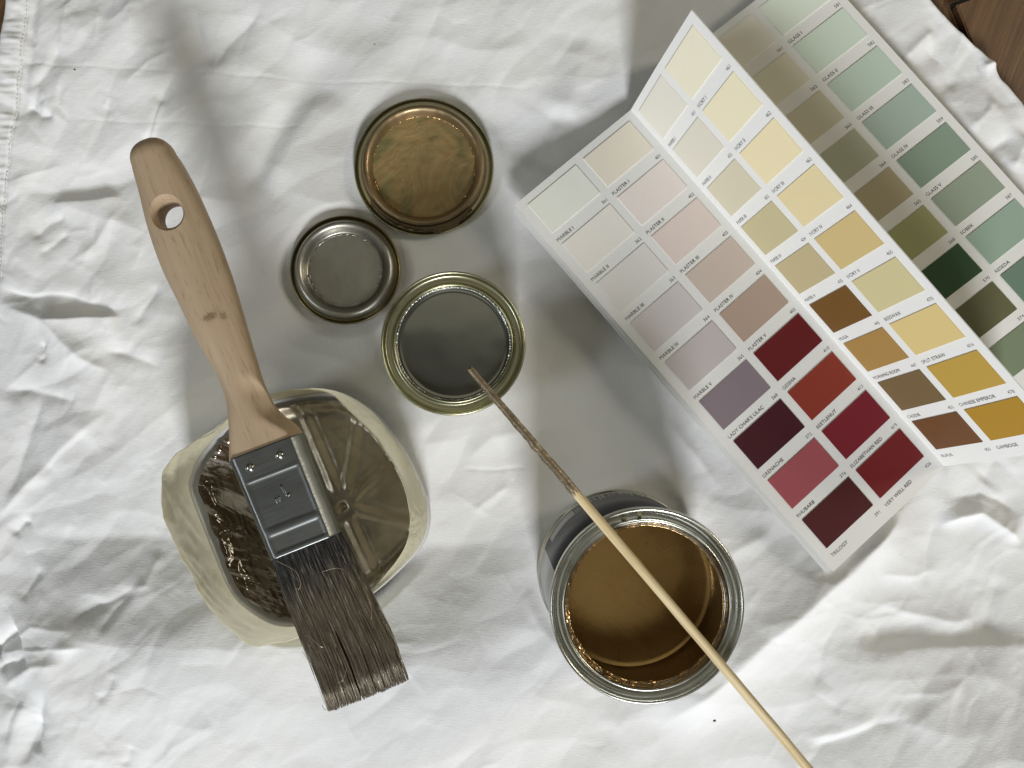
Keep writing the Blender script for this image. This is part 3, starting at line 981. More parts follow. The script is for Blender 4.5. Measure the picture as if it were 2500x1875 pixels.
# ------------------------------------------------------------------ lids
def m_swirl():
    M = mat('swirled_bronze_paint', (0.25, 0.18, 0.09, 1), 0.5, 0.25)
    t = NT(M)
    v = t.coord()
    n = t.noise(v, 34, 3, 0.55, 4.5)
    n2 = t.noise(v, 22, 3, 0.5, 1.5)
    c1 = t.ramp(n, [(0.30, rgb(112, 98, 62, 1.3)), (0.45, rgb(136, 116, 76, 1.35)), (0.54, rgb(134, 110, 71, 1.35)), (0.62, rgb(140, 121, 82, 1.35)), (0.75, rgb(120, 104, 66, 1.3))])
    c2 = t.ramp(n, [(0.35, rgb(92, 94, 58, 1.0)), (0.6, rgb(116, 116, 76, 1.0))])
    t.set('Base Color', t.mix(t.ramp(n2, [(0.48, 0.0), (0.62, 0.8)]), c1, c2))
    t.bump(n, 0.4, 0.0014)
    return M


LID1 = thing('tin_lid', 'large upturned tin lid smeared with swirls of gold brown paint', 'tin lid', (LID1_C[0], LID1_C[1], 0), 'upturned tin lids')
l1 = np.array([LID1_C[0], LID1_C[1], 0])
link('flange', lathe('flange', l1, rounded([(28.2, 1.2), (29.6, 1.0), (30.3, 1.2), (30.9, 2.2), (30.9, 3.4), (30.4, 3.9), (29.8, 3.3), (29.4, 2.7), (28.6, 2.4), (27.0, 2.5)], 3), 200), M_TINGOLD, LID1)


def wob1(th, r, z):
    return r + .12 * perlin(th * 6, th * 0 + z * .1, 91), z + .15 * perlin(th * 8, r * .2, 92)


link('plug_ring', lathe('plug_ring', l1, rounded([(27.7, 1.6), (27.5, 4), (26.8, 6.6), (25.2, 7.6), (23.8, 6.6), (22.9, 4.2), (22.4, 3.0)], 3), 200, wob1), M_LIDGOLD, LID1)
link('disc', lathe('disc', l1, [(0.01, 2.9)] + [(x, 2.9) for x in np.linspace(1, 22.6, 40)], 160,
     lambda th, r, z: (r, z + .28 * perlin(r * np.cos(th) / 5 + 2 * perlin(r * np.cos(th) / 11, r * np.sin(th) / 11, 93), r * np.sin(th) / 3.5, 94) * (r < 22))), m_swirl(), LID1)
# thick lip of half dry paint hanging over the near edge
thl = np.radians(np.linspace(214, 318, 90))
nn = perlin(thl * 7, thl * 0, 95)
wid = 1.2 + 1.9 * np.exp(-((np.degrees(thl) - 290) / 17) ** 2) + .7 * nn
rows_ = []
for q in np.linspace(0, 1, 7):
    rr_ = 27.4 + q * wid + (.25 * np.sin(thl * 40) * q)
    rows_.append(np.stack([l1[0] + rr_ * np.cos(thl), l1[1] + rr_ * np.sin(thl), 6.3 - 2.7 * q ** 2 + .35 * np.sin(np.pi * q) + .2 * nn], -1))
M_SKIN = m_metal('brown_paint_skin', (0.15, 0.10, 0.05, 1), 0.4, 0.2, 60, (0.10, 0.07, 0.035, 1), 0.2, 0.4)
link('paint_skin', grid('paint_skin', np.stack(rows_, 1), flip=True), M_SKIN, LID1)
link('paint_residue', drip_ring(l1, 22.6, 3.1, 0.28, 1.2, 97), M_GLOSSGOLD, LID1)

LID2 = thing('tin_lid', 'smaller upturned tin lid coated in plain dull silver paint', 'tin lid', (LID2_C[0], LID2_C[1], 0), 'upturned tin lids')
l2 = np.array([LID2_C[0], LID2_C[1], 0])
M_FL2 = m_metal('brassy_flange', (0.33, 0.27, 0.14, 1), 0.34, 0.12, 60, (0.25, 0.22, 0.13, 1))
link('flange', lathe('flange', l2, rounded([(21.6, 1.2), (23.0, 1.0), (23.7, 1.2), (24.1, 2.0), (24.1, 3.0), (23.7, 3.4), (23.2, 2.9), (22.9, 2.0), (22.2, 1.7), (20.8, 1.7)], 3), 200), M_FL2, LID2)
link('plug_ring', lathe('plug_ring', l2, rounded([(21.7, 1.4), (21.7, 4), (21.2, 6.0), (19.7, 7.1), (18.2, 6.2), (17.3, 4.0), (16.4, 2.7), (15.6, 2.9), (14.8, 2.9)], 3), 200), M_LIDSILVER, LID2)
link('disc', lathe('disc', l2, [(0.01, 2.95)] + [(x, 2.95) for x in np.linspace(1, 15.0, 20)], 120), M_LIDSILVER, LID2)
link('paint_residue', drip_ring(l2, 15.7, 2.95, 0.16, 1.2, 98), M_RESID, LID2)

# ------------------------------------------------------------------ cut-down plastic tub
TUBZ = 42.0
tub_c = P(760, 1240, 0)
TUB = thing('plastic_tub', 'cut down rounded square plastic tub with crinkled cream wrap holding bronze paint under the brush', 'tub', (tub_c[0], tub_c[1], 0))
RIM_PX = [(600, 985), (561, 1020), (503, 1063), (462, 1088), (426, 1113), (405, 1141), (393, 1174), (389, 1215), (399, 1252), (413, 1301),
          (446, 1363), (475, 1412), (487, 1449), (520, 1498), (565, 1539), (606, 1572), (635, 1578), (680, 1568), (737, 1557), (820, 1510),
          (870, 1472), (907, 1442), (931, 1418), (962, 1380), (990, 1342), (1004, 1301), (1004, 1256), (993, 1205), (976, 1157), (952, 1115),
          (921, 1067), (887, 1033), (849, 999), (821, 964), (790, 951), (739, 947), (660, 961)]
rim_pts = resample([P(a, b, TUBZ)[:2] for a, b in RIM_PX][::-1], NP_, True, 1)


def angle_sort(poly, c, n):
    """resample a closed outline by angle about c"""
    q = np.vstack([poly, poly[:1]])
    out = []
    for t in np.linspace(0, 2 * np.pi, n, endpoint=False):
        dx, dy = math.cos(t), math.sin(t); best = None
        for i in range(len(poly)):
            a, b = q[i] - c, q[i + 1] - c; e_ = b - a
            den = dx * e_[1] - dy * e_[0]
            if abs(den) < 1e-9: continue
            s_ = (a[0] * e_[1] - a[1] * e_[0]) / den; u_ = (a[0] * dy - a[1] * dx) / den
            if s_ > 0 and -1e-6 <= u_ <= 1 + 1e-6: best = s_ if best is None else max(best, s_)
        out.append(c + np.array([dx, dy]) * best)
    return np.array(out)


NA = 260
rim_c = rim_pts.mean(0); bas_c = base_out.mean(0)
rimA = angle_sort(rim_pts, rim_c, NA)
basA = angle_sort(base_out, bas_c, NA)
TH = np.linspace(0, 2 * np.pi, NA, endpoint=False)
leftness = 0.5 - 0.5 * np.cos(TH - np.pi)
leftness = np.clip(np.cos(TH - rad(195)), 0, 1) ** 0.7


def wall(inset, z_lo, top_drop, crumple, rows=26):
    g = []
    for k in range(rows):
        t = k / (rows - 1)
        bow = math.sin(math.pi * t) * 0.6
        p = basA * (1 - t) + rimA * t
        c = bas_c * (1 - t) + rim_c * t
        out = (p - c); out /= np.linalg.norm(out, axis=1)[:, None]
        z = z_lo + (TUBZ - top_drop - z_lo) * t
        wr = crumple * t ** 1.2 * (0.30 + leftness) * (1.0 * (1 - .45 * t ** 3) * (.5 - 2.2 * np.abs(perlin(TH * 3.1 + t * 2.4, TH * .4 + t * 2.0, 110))) + 0.6 * (1 - t ** 3) * (.5 - 2.2 * np.abs(perlin(TH * 6 - t * 3.2, TH * .4 + t * 3.2, 111))))
        p = p + out * (bow - inset + wr)[:, None]
        zz_ = z + t ** 4 * (1.0 * perlin(TH * 2.5, TH * 0 + .4, 112) + .35 * perlin(TH * 7, TH * 0 + .4, 113)) * (crumple > 0)
        g.append(np.stack([p[:, 0], p[:, 1], zz_ * np.ones(NA)], -1))
    return np.stack(g, 1)


def m_wrap():
    M = mat('cream_wrap', rgb(232, 228, 198, 1.02), 0.36)
    t = NT(M)
    n = t.noise(t.coord(), 28, 4, .6, .6)
    t.set('Base Color', t.ramp(n, [(0.3, rgb(238, 231, 196, 1.08)), (0.7, rgb(244, 239, 210, 1.08))]))
    t.p.inputs['Subsurface Weight'].default_value = 0.15
    t.p.inputs['Subsurface Radius'].default_value = (0.004, 0.004, 0.003)
    t.bump(t.noise(t.coord((70, 70, 22)), 1, 4, .55, 1.6), 0.6, 0.004)
    tr = t.new('ShaderNodeBsdfTranslucent'); tr.inputs['Color'].default_value = rgb(255, 248, 222, 1.0)
    mx = t.new('ShaderNodeMixShader'); mx.inputs[0].default_value = 0.42
    out = t.n['Material Output']
    t.l(t.p.outputs[0], mx.inputs[1]); t.l(tr.outputs[0], mx.inputs[2]); t.l(mx.outputs[0], out.inputs['Surface'])
    return M


gw = wall(0.0, 4.0, 0.0, 2.1, 44)
lip = []
for off_, dz_ in ((0.12, 0.20), (0.34, 0.24)):
    q = gw[:, -1].copy()
    o_ = q[:, :2] - rim_c; o_ /= np.linalg.norm(o_, axis=1)[:, None]
    q[:, :2] -= o_ * off_; q[:, 2] += dz_
    lip.append(q)
link('wrap', grid('wrap', np.concatenate([gw, np.stack(lip, 1)], 1), True), m_wrap(), TUB)
M_PLASTIC = mat('clear_grey_plastic', (0.72, 0.73, 0.74, 1), 0.12, 0.0, Transmission_Weight=0.55, IOR=1.45)


# plastic dish: outer foot bulging below the wrap and the floor inside
def ringp(scale, z, dx=0.0):
    return np.concatenate([bas_c + (basA - bas_c) * scale, np.full((NA, 1), z)], 1)


M_DISH = mat('pale_plastic', (0.80, 0.81, 0.83, 1), 0.14, 0.0)
M_DISH.node_tree.nodes['Principled BSDF'].inputs['Coat Weight'].default_value = 0.5
_t = NT(M_DISH)
_tr = _t.new('ShaderNodeBsdfTranslucent'); _tr.inputs['Color'].default_value = (.9, .9, .92, 1)
_mx = _t.new('ShaderNodeMixShader'); _mx.inputs[0].default_value = 0.45
_t.l(_t.p.outputs[0], _mx.inputs[1]); _t.l(_tr.outputs[0], _mx.inputs[2]); _t.l(_mx.outputs[0], _t.n['Material Output'].inputs['Surface'])
dish = [(0.02, .8), (0.90, 0.0), (0.985, 0.6), (1.014, 2.6), (1.016, 5.5), (1.008, 8.2), (1.002, 9.0), (0.982, 9.0), (0.968, 8.0), (0.955, 5.5), (0.90, 3.4), (0.02, 3.4)]
link('dish', grid('dish', np.stack([ringp(s_, z_) for s_, z_ in rounded(dish, 2)], 1), True), M_DISH, TUB)


def m_bronze():
    M = mat('bronze_paint', (0.26, 0.21, 0.15, 1), 0.36, 0.75)
    t = NT(M)
    v = t.coord()
    n = t.noise(t.coord((1, 1, 1)), 30, 4, .55, 1.5)
    s1 = t.noise(t.coord((60, 420, 60), rad(25)), 1, 4, .6, .8)
    c = t.ramp(n, [(0.3, rgb(108, 101, 87, 1.8)), (0.7, rgb(128, 121, 108, 1.8))])
    # wetter, darker strokes on the left side (object x < 0)
    at = t.new('ShaderNodeAttribute'); at.attribute_name = 'wet'
    wetn = t.ramp(t.noise(t.coord((60, 40, 60), rad(-65)), 1, 4, .6, 1.6), [(0.25, 0.0), (0.36, 1.0)])
    mul = t.new('ShaderNodeMath', operation='MULTIPLY'); t.l(at.outputs['Fac'], mul.inputs[0]); t.l(wetn, mul.inputs[1])
    c2 = t.mix(mul.outputs[0], c, rgb(74, 61, 45))
    thin = t.ramp(t.noise(t.coord((170, 26, 60), rad(-65)), 1, 6, .75, .8), [(0.52, 0.0), (0.62, .7)])
    mul2 = t.new('ShaderNodeMath', operation='MULTIPLY'); t.l(at.outputs['Fac'], mul2.inputs[0]); t.l(thin, mul2.inputs[1])
    t.set('Base Color', t.mix(mul2.outputs[0], c2, rgb(176, 172, 168, 1.3)))
    t.set('Roughness', t.mix(mul.outputs[0], t.ramp(n, [(0.3, .33), (.7, .46)]), (0.05, 0.05, 0.05, 1)))
    t.set('Metallic', t.mix(mul.outputs[0], (0.8, .8, .8, 1), (0.15, .15, .15, 1)))
    b1 = t.bump(s1, 0.10, 0.0012)
    t.bump(t.mix(at.outputs['Fac'], (0.5, .5, .5, 1), t.noise(t.coord((110, 24, 60), rad(-65)), 1, 3, .5, 1.2)), 0.45, 0.0030, b1)
    return M


# paint floor with radial ribs rising to a dimple in the middle
star = P(838, 1238, 8)[:2]
rib_ang = []
for a, b in ((985, 1275), (960, 1118), (872, 1020), (905, 1390), (730, 990), (560, 1100), (520, 1300), (700, 1480)):
    p = P(a, b, 6)[:2] - star; rib_ang.append(math.atan2(p[1], p[0]))
mgn = 0.95 - 0.012 * np.clip(np.cos(TH - rad(195)), 0, 1) ** 1.2
edge = bas_c + (basA - bas_c) * mgn[:, None]
# left side the paint stops short of the wall
nr = 110
TS = np.linspace(0, 2 * np.pi, 540, endpoint=False)
edgeS = angle_sort(edge, star, 540)
pts = np.zeros((540, nr, 3))
wet = np.zeros((540, nr))
for k in range(nr):
    t = k / (nr - 1)
    p = star + (edgeS - star) * t
    # irregular outer margin
    if t > 0.9:
        p = p + (star - edgeS) * ((t - .9) / .1 * 0.02 * (1 + perlin(TS * 9, TS * 0 + .2, 120)))[:, None]
    z = 4.2 + 4.8 * (1 - t) ** 1.3 + 5.0 * smooth(.80, 1.0, np.array(t)) ** 1.5
    z = z - 3.0 * math.exp(-(t / .045) ** 2)
    zz_ = np.full(540, z)
    for a in rib_ang:
        d = np.abs((TS - a + np.pi) % (2 * np.pi) - np.pi) * np.linalg.norm(p - star, axis=1)
        zz_ = zz_ + (1.0 * np.exp(-(d / 2.0) ** 2) - 0.5 * np.exp(-((d - 3.2) / 1.5) ** 2)) * smooth(.10, .25, np.array(t)) * (1 - .4 * t)
    zz_ += 0.25 * perlin(p[:, 0] / 5, p[:, 1] / 5, 121)
    lx = -(p[:, 0] - (bas_c[0] + 4)) * .9 + -(p[:, 1] - bas_c[1]) * .35
    wt = smooth(4, 22, lx)
    wa = p[:, 0] * .90 + p[:, 1] * .42; wl = -p[:, 0] * .42 + p[:, 1] * .90
    wq = wa + 2.0 * perlin(p[:, 0] / 9, p[:, 1] / 9, 124)
    zz_ += wt * (1.1 * (1 - 2 * np.abs(perlin(wq / 4.6, wl / 26, 122))) + .22 * perlin(wq / 1.9, wl / 16, 123))
    pts[:, k] = np.stack([p[:, 0], p[:, 1], zz_], -1)
    wet[:, k] = wt
fm = grid('paint', pts, True, flip=True)
at = fm.attributes.new('wet', 'FLOAT', 'POINT')
at.data.foreach_set('value', wet.astype(np.float32).ravel())
link('paint', fm, m_bronze(), TUB)

# ------------------------------------------------------------------ brush
ZB = 48.5
BR_C = P(690, 1200, 0)
BRUSH = thing('paintbrush', 'paintbrush with bare wooden handle, steel ferrule and bronze stained bristles lying across the tub', 'paintbrush', (BR_C[0], BR_C[1], ZB))


def m_beech():
    M = mat('bare_beech', (0.5, 0.34, 0.21, 1), 0.6)
    t = NT(M)
    a = -math.atan2(-0.927, 0.375)
    g = t.noise(t.coord((14, 260, 90), a), 1, 5, .6, .3)
    f = t.noise(t.coord((120, 900, 300), a), 1, 3, .6)
    c = t.ramp(g, [(0.25, rgb(146, 126, 101, 1.2)), (0.5, rgb(162, 141, 115, 1.2)), (0.75, rgb(168, 148, 122, 1.2))])
    c = t.mix(t.ramp(f, [(0.56, 0.0), (0.72, .5)]), c, rgb(118, 88, 62, 1.2))
    big = t.noise(t.coord(), 22, 3)
    c = t.mix(t.ramp(big, [(0.45, 0.0), (0.7, .35)]), c, rgb(172, 146, 118, 1.2))
    # rub of old paint on the handle and a few dents
    geo = t.new('ShaderNodeNewGeometry')
    for px_, py_, r_ in ((513, 774, 1.9), (521, 770, 1.8), (545, 771, 1.6), (503, 778, 1.5)):
        q = P(px_, py_, ZB + 6.6) * MM
        sub = t.new('ShaderNodeVectorMath', operation='DISTANCE'); sub.inputs[1].default_value = tuple(q)
        nz = t.new('ShaderNodeVectorMath', operation='ADD')
        t.l(geo.outputs['Position'], nz.inputs[0])
        nt = t.new('ShaderNodeTexNoise'); nt.inputs['Scale'].default_value = 260
        sc = t.new('ShaderNodeVectorMath', operation='SCALE'); sc.inputs['Scale'].default_value = 0.0056
        t.l(nt.outputs['Color'], sc.inputs[0]); t.l(sc.outputs[0], nz.inputs[1])
        off_ = t.new('ShaderNodeVectorMath', operation='SUBTRACT'); off_.inputs[1].default_value = (0.0028, 0.0028, 0.0028)
        t.l(nz.outputs[0], off_.inputs[0]); t.l(off_.outputs[0], sub.inputs[0])
        mr = t.new('ShaderNodeMapRange'); mr.inputs[1].default_value = r_ * MM; mr.inputs[2].default_value = r_ * MM * .75
        mr.inputs[3].default_value = 0; mr.inputs[4].default_value = .75
        t.l(sub.outputs['Value'], mr.inputs[0])
        c = t.mix(mr.outputs[0], c, rgb(112, 92, 62, 1.1))
    t.set('Base Color', c)
    t.bump(f, 0.12, 0.0004)
    return M


M_BEECH = m_beech()
LEFT = [(325, 396), (331, 425), (342, 464), (363, 551), (399, 657), (443, 748), (491, 845), (530, 912), (556, 985), (563, 1038), (565, 1126)]
RIGHT = [(426, 372), (440, 392), (462, 430), (510, 531), (559, 657), (597, 782), (621, 864), (650, 951), (676, 1000), (727, 1045), (737, 1058)]
O2 = P(362, 340, ZB)[:2]
A2 = P(622, 982, ZB)[:2] - O2; A2 /= np.linalg.norm(A2)
C2 = np.array([-A2[1], A2[0]])
if C2[0] < 0: C2 = -C2


def st_(pt):
    p = P(pt[0], pt[1], ZB)[:2] - O2
    return p.dot(A2), p.dot(C2)


ls = np.array([st_(p) for p in LEFT]); rs = np.array([st_(p) for p in RIGHT])
s_end_l, s_end_r = ls[-1, 0], rs[-1, 0]
s0 = max(ls[0, 0], rs[0, 0])
nS = 90; nC = 72
gp = np.zeros((nS, nC, 3))
phi = np.linspace(0, 2 * np.pi, nC, endpoint=False)
cuts = []


def hermite_interp(x, xp, fp):
    # smooth interpolation (Catmull-Rom through monotone xp)
    x = np.atleast_1d(x); out = np.zeros_like(x)
    mgrad = np.gradient(fp, xp)
    for i, v in enumerate(x):
        k = int(np.clip(np.searchsorted(xp, v) - 1, 0, len(xp) - 2))
        h_ = xp[k + 1] - xp[k]; t = np.clip((v - xp[k]) / h_, 0, 1)
        out[i] = ((2 * t ** 3 - 3 * t ** 2 + 1) * fp[k] + (t ** 3 - 2 * t ** 2 + t) * h_ * mgrad[k] + (-2 * t ** 3 + 3 * t ** 2) * fp[k + 1] + (t ** 3 - t ** 2) * h_ * mgrad[k + 1])
    return out


for i in range(nS):
    f = i / (nS - 1)
    # last section is skewed so that it meets the ferrule squarely
    sl = s0 + (s_end_l - s0) * f; sr = s0 + (s_end_r - s0) * f
    tl = hermite_interp(sl, ls[:, 0], ls[:, 1])[0]; tr_ = hermite_interp(sr, rs[:, 0], rs[:, 1])[0]
    pl = O2 + A2 * sl + C2 * tl; pr = O2 + A2 * sr + C2 * tr_
    mid = (pl + pr) / 2; hw = (pr - pl) / 2
    flare = smooth(.80, 1.0, np.array(f))
    ex = 2.7 + 3.5 * flare
    th_ = 7.2 - 1.2 * smooth(.55, .85, np.array(f)) - .6 * flare + .3 * math.sin(f * 6)
    ct = np.sign(np.cos(phi)) * np.abs(np.cos(phi)) ** (2 / ex); sn = np.sign(np.sin(phi)) * np.abs(np.sin(phi)) ** (2 / ex)
    ff = -.15 + .90 * smooth(.80, 1.0, np.array(f)) ** .8
    zp = np.where(ct < ff, 1, 1 - .75 * (ct - ff) / (1.02 - ff) * smooth(.74, .84, np.array(f)))
    sn = np.where(sn > 0, np.minimum(sn, zp), sn)
    gp[i, :, 0] = mid[0] + hw[0] * ct; gp[i, :, 1] = mid[1] + hw[1] * ct
    gp[i, :, 2] = ZB + th_ * sn
# domed end
dome = []
c0 = gp[0].mean(0)
tip = P(362, 341, ZB); tip[2] = ZB
adv = np.linalg.norm((c0 - tip)[:2])
for q in np.linspace(1, 0, 12)[1:]:
    k = math.cos(math.asin(1 - q)) if False else math.sqrt(max(0, 1 - (1 - q) ** 2.2))
    ring = c0 + (gp[0] - c0) * max(k, 0.02)
    ring[:, 0] -= A2[0] * adv * (1 - q); ring[:, 1] -= A2[1] * adv * (1 - q)
    dome.append(ring)
allp = np.concatenate([np.array(dome[::-1]), gp], 0)
hm = grid('handle', allp, False, True)
bm = bmesh.new(); bm.from_mesh(hm)
bm.verts.ensure_lookup_table()
nrow = allp.shape[0]
bm.faces.new([bm.verts[j] for j in range(nC)])
bm.faces.new([bm.verts[(nrow - 1) * nC + j] for j in range(nC)][::-1])
bmesh.ops.recalc_face_normals(bm, faces=bm.faces)
bm.to_mesh(hm); bm.free()
# hanging hole, countersunk
hc = P(407, 519, ZB + 7)


def cyl_mesh(profile, c, seg=48):
    th = np.linspace(0, 2 * np.pi, seg, endpoint=False)
    verts = []; faces = []
    for r_, z_ in profile:
        for t in th: verts.append((c[0] + r_ * math.cos(t), c[1] + r_ * math.sin(t), z_))
    k = len(profile)
    for i in range(k - 1):
        for j in range(seg):
            n_ = (j + 1) % seg
            faces.append((i * seg + j, i * seg + n_, (i + 1) * seg + n_, (i + 1) * seg + j))
    faces.append(tuple(range(seg))[::-1]); faces.append(tuple((k - 1) * seg + j for j in range(seg)))
    return new_mesh('cut', verts, faces, False)


cutm = cyl_mesh([(8.0, ZB - 10), (5.5, ZB - 6.2), (5.4, ZB - 5), (5.4, ZB + 5.0), (5.8, ZB + 6.0), (8.6, ZB + 9.5)], hc)
ho = bpy.data.objects.new('tmp_a', hm); co = bpy.data.objects.new('tmp_b', cutm)
COL.objects.link(ho); COL.objects.link(co)
bo = ho.modifiers.new('b', 'BOOLEAN'); bo.object = co; bo.operation = 'DIFFERENCE'; bo.solver = 'EXACT'
bpy.context.view_layer.update()
hm2 = bpy.data.meshes.new_from_object(ho.evaluated_get(bpy.context.evaluated_depsgraph_get()))
bpy.data.objects.remove(ho); bpy.data.objects.remove(co)
hm2.polygons.foreach_set('use_smooth', [True] * len(hm2.polygons))
try:
    hm2.set_sharp_from_angle(angle=rad(38))
except Exception:
    pass
link('handle', hm2, M_BEECH, BRUSH)


# ferrule
def m_ferrule():
    M = mat('brushed_steel', (0.22, 0.23, 0.23, 1), 0.4, 1.0)
    t = NT(M)
    a = -math.atan2(0.375, 0.927)
    s1 = t.noise(t.coord((60, 2600, 200), a), 1, 3, .6)
    n = t.noise(t.coord(), 50, 4)
    t.set('Roughness', t.ramp(s1, [(0.3, .33), (0.7, .48)]))
    t.set('Base Color', t.ramp(n, [(0.3, (0.155, 0.163, 0.163, 1)), (0.7, (0.215, 0.223, 0.22, 1))]))
    t.bump(s1, 0.08, 0.0003)
    return M


M_FER = m_ferrule()
FT = [P(566, 1122, ZB)[:2], P(737, 1057, ZB)[:2]]; FB = [P(667, 1364, ZB)[:2], P(832, 1298, ZB)[:2]]
nL = 90; nC2 = 160
FSEC = resample([(1, 0), (1, .15), (.97, .40), (.84, .78), (.74, .99), (.70, 1), (.3, 1), (0, 1), (-.3, 1), (-.78, 1), (-.82, .99), (-.90, .86), (-.985, .55), (-1, .35), (-1, 0), (-1, -.5), (-.9, -.9), (-.8, -1), (0, -1), (.8, -1), (.9, -.9), (1, -.5)], nC2, True, 1)
gf = np.zeros((nL, nC2, 3))
for i in range(nL):
    l = i / (nL - 1)
    a = FT[0] * (1 - l) + FB[0] * l; b = FT[1] * (1 - l) + FB[1] * l
    mid = (a + b) / 2; hw = (b - a) / 2
    ex = 5.0
    ct = FSEC[:, 0]; sn = FSEC[:, 1]
    k = 1.02
    th_ = 5.9
    dz = np.zeros(nC2)
    top = smooth(.93, .995, sn)
    inner = smooth(.70, .64, ct) * smooth(-.78, -.70, ct)
    # embossed: two shallow pressed panels with raised beads between them
    pan = smooth(.255, .285, np.array(l)) * smooth(.74, .71, np.array(l)) + smooth(.785, .81, np.array(l)) * smooth(.965, .945, np.array(l))
    bead = math.exp(-((l - .265) / .016) ** 2) + math.exp(-((l - .765) / .016) ** 2) + .6 * math.exp(-((l - .975) / .012) ** 2)
    dz = top * inner * (-0.32 * pan + 0.14 * bead)
    # grooves along the flanks
    side = np.exp(-((sn - .35) / .10) ** 2) + np.exp(-((sn + .1) / .08) ** 2)
    kk = k - 0.012 * side + .003 * math.sin(l * 30)
    gf[i, :, 0] = mid[0] + hw[0] * ct * kk; gf[i, :, 1] = mid[1] + hw[1] * ct * kk
    gf[i, :, 2] = ZB + th_ * sn + dz
inn = gf.copy()
cen = gf.mean(1, keepdims=True)
inn = cen + (gf - cen) * np.array([0.975, .975, .95])
link('ferrule', grid('ferrule', np.concatenate([gf, inn[::-1]], 0), True, True), M_FER, BRUSH)
FER = [o for o in BRUSH.children if o.name.startswith('ferrule')][0]
M_RIVET = m_metal('bright_rivet', (0.55, 0.55, 0.52, 1), 0.2, 0.08, 90)
for a, b in ((610.5, 1141), (683, 1110.5)):
    p = P(a, b, ZB + 6)
    link('rivet', lathe('rivet', np.array([p[0], p[1], ZB + 5.6]), rounded([(2.0, 0), (1.75, .35), (1.55, .25), (1.5, .55), (1.25, 1.05), (.7, 1.35), (.01, 1.4)], 2), 40), M_RIVET, FER)


def capsule(a, b, r_, z0):
    p = P(*a, z0); q = P(*b, z0)
    n_ = 8
    pp = [p + (q - p) * k for k in np.linspace(0, 1, n_)]
    rr0 = [r_ * .25] + [r_ * .85] + [r_] * (n_ - 4) + [r_ * .85, r_ * .25]
    return tube('c', pp, rr0, 10)


mb = MB()
zt = ZB + 5.35
for a, b in (((684, 1181), (701, 1212)), ((701, 1212), (710.5, 1203)), ((672.4, 1213.6), (677, 1229)), ((680, 1209.5), (684.6, 1225.5))):
    mb.add(capsule(a, b, 0.62, zt))
link('size_stamp', mb.mesh('size_stamp'), M_FER, FER)

# bristles
EDGE_L = np.array([P(*p, ZB - 1)[:2] for p in ((667, 1362), (703, 1475), (741, 1567), (773, 1649), (802, 1736))])
EDGE_R = np.array([P(*p, ZB - 1)[:2] for p in ((832, 1297), (884, 1399), (926, 1486), (964, 1562), (999, 1658))])
lk = np.linspace(0, 1, 5)
GAPS = [(.44, .38, .98, .018), (.20, .50, .95, .008), (.80, .40, .85, .007), (.62, .6, .9, .004), (.31, .35, .7, .004), (.13, .62, .9, .006)]
rb = random.Random(3)
VB = []; FBs = []; SB = []


def bpos(a, l):
    le = np.array([np.interp(l, lk, EDGE_L[:, k]) for k in range(2)]); re = np.array([np.interp(l, lk, EDGE_R[:, k]) for k in range(2)])
    return le * (1 - a) + re * a


NSEG = 9
CB = [0.0] + sorted(rb.uniform(.02, .98) for _ in range(22)) + [1.0]
CZ = [rb.uniform(-.5, .4) for _ in range(64)]
ll = np.linspace(-0.04, 1, NSEG)
EL = np.stack([np.interp(ll, lk, EDGE_L[:, k]) for k in range(2)], -1); ER = np.stack([np.interp(ll, lk, EDGE_R[:, k]) for k in range(2)], -1)


def strand(a, b, end, r_, wav=0.0, lift=0.0, startl=0):
    base_i = len(VB)
    lseg = ll * end
    e0 = np.stack([np.interp(lseg, ll, EL[:, k]) for k in range(2)], -1)
    e1 = np.stack([np.interp(lseg, ll, ER[:, k]) for k in range(2)], -1)
    aa = np.full(NSEG, a)
    for ag, l0, l1, wg in GAPS:
        s_ = smooth(l0, (l0 + l1) / 2, lseg) * (1 - .55 * smooth((l0 + l1) / 2, l1 + .08, lseg))
        aa = aa + np.sign(a - ag) * wg * np.exp(-abs(a - ag) / .07) * s_
    ph_ = rb.uniform(0, 6.28)
    aa = aa + wav * np.sin(lseg * rb.uniform(2, 7) + ph_) * lseg
    cid = int(np.searchsorted(CB, a))
    ccen = (CB[max(cid - 1, 0)] + CB[min(cid, len(CB) - 1)]) / 2
    aa = aa + (ccen - a) * .13 * smooth(.2, .9, lseg) * (0 < a < 1)
    p2 = e0 * (1 - aa)[:, None] + e1 * aa[:, None]
    thk = 4.9 - 1.5 * lseg
    # the pack is rounded over its width
    prof = np.sqrt(np.clip(1 - np.abs(2 * a - 1) ** 4, .05, 1))
    z = ZB - 1 + b * thk * prof + lift * lseg ** 2 + CZ[cid % 64] * lseg
    tdir = A2
    for i in range(NSEG):
        rr1 = r_ * (1 - .25 * (i / (NSEG - 1)))
        for q in range(3):
            an = q * 2.0944 + ph_
            VB.append((p2[i, 0] + C2[0] * rr1 * math.cos(an), p2[i, 1] + C2[1] * rr1 * math.cos(an), z[i] + rr1 * math.sin(an)))
            SB.append(lseg[i])
    for i in range(NSEG - 1):
        for q in range(3):
            k_ = (q + 1) % 3
            FBs.append((base_i + i * 3 + q, base_i + i * 3 + k_, base_i + i * 3 + 3 + k_, base_i + i * 3 + 3 + q))
    e_ = base_i + (NSEG - 1) * 3
    FBs.append((e_, e_ + 1, e_ + 2))


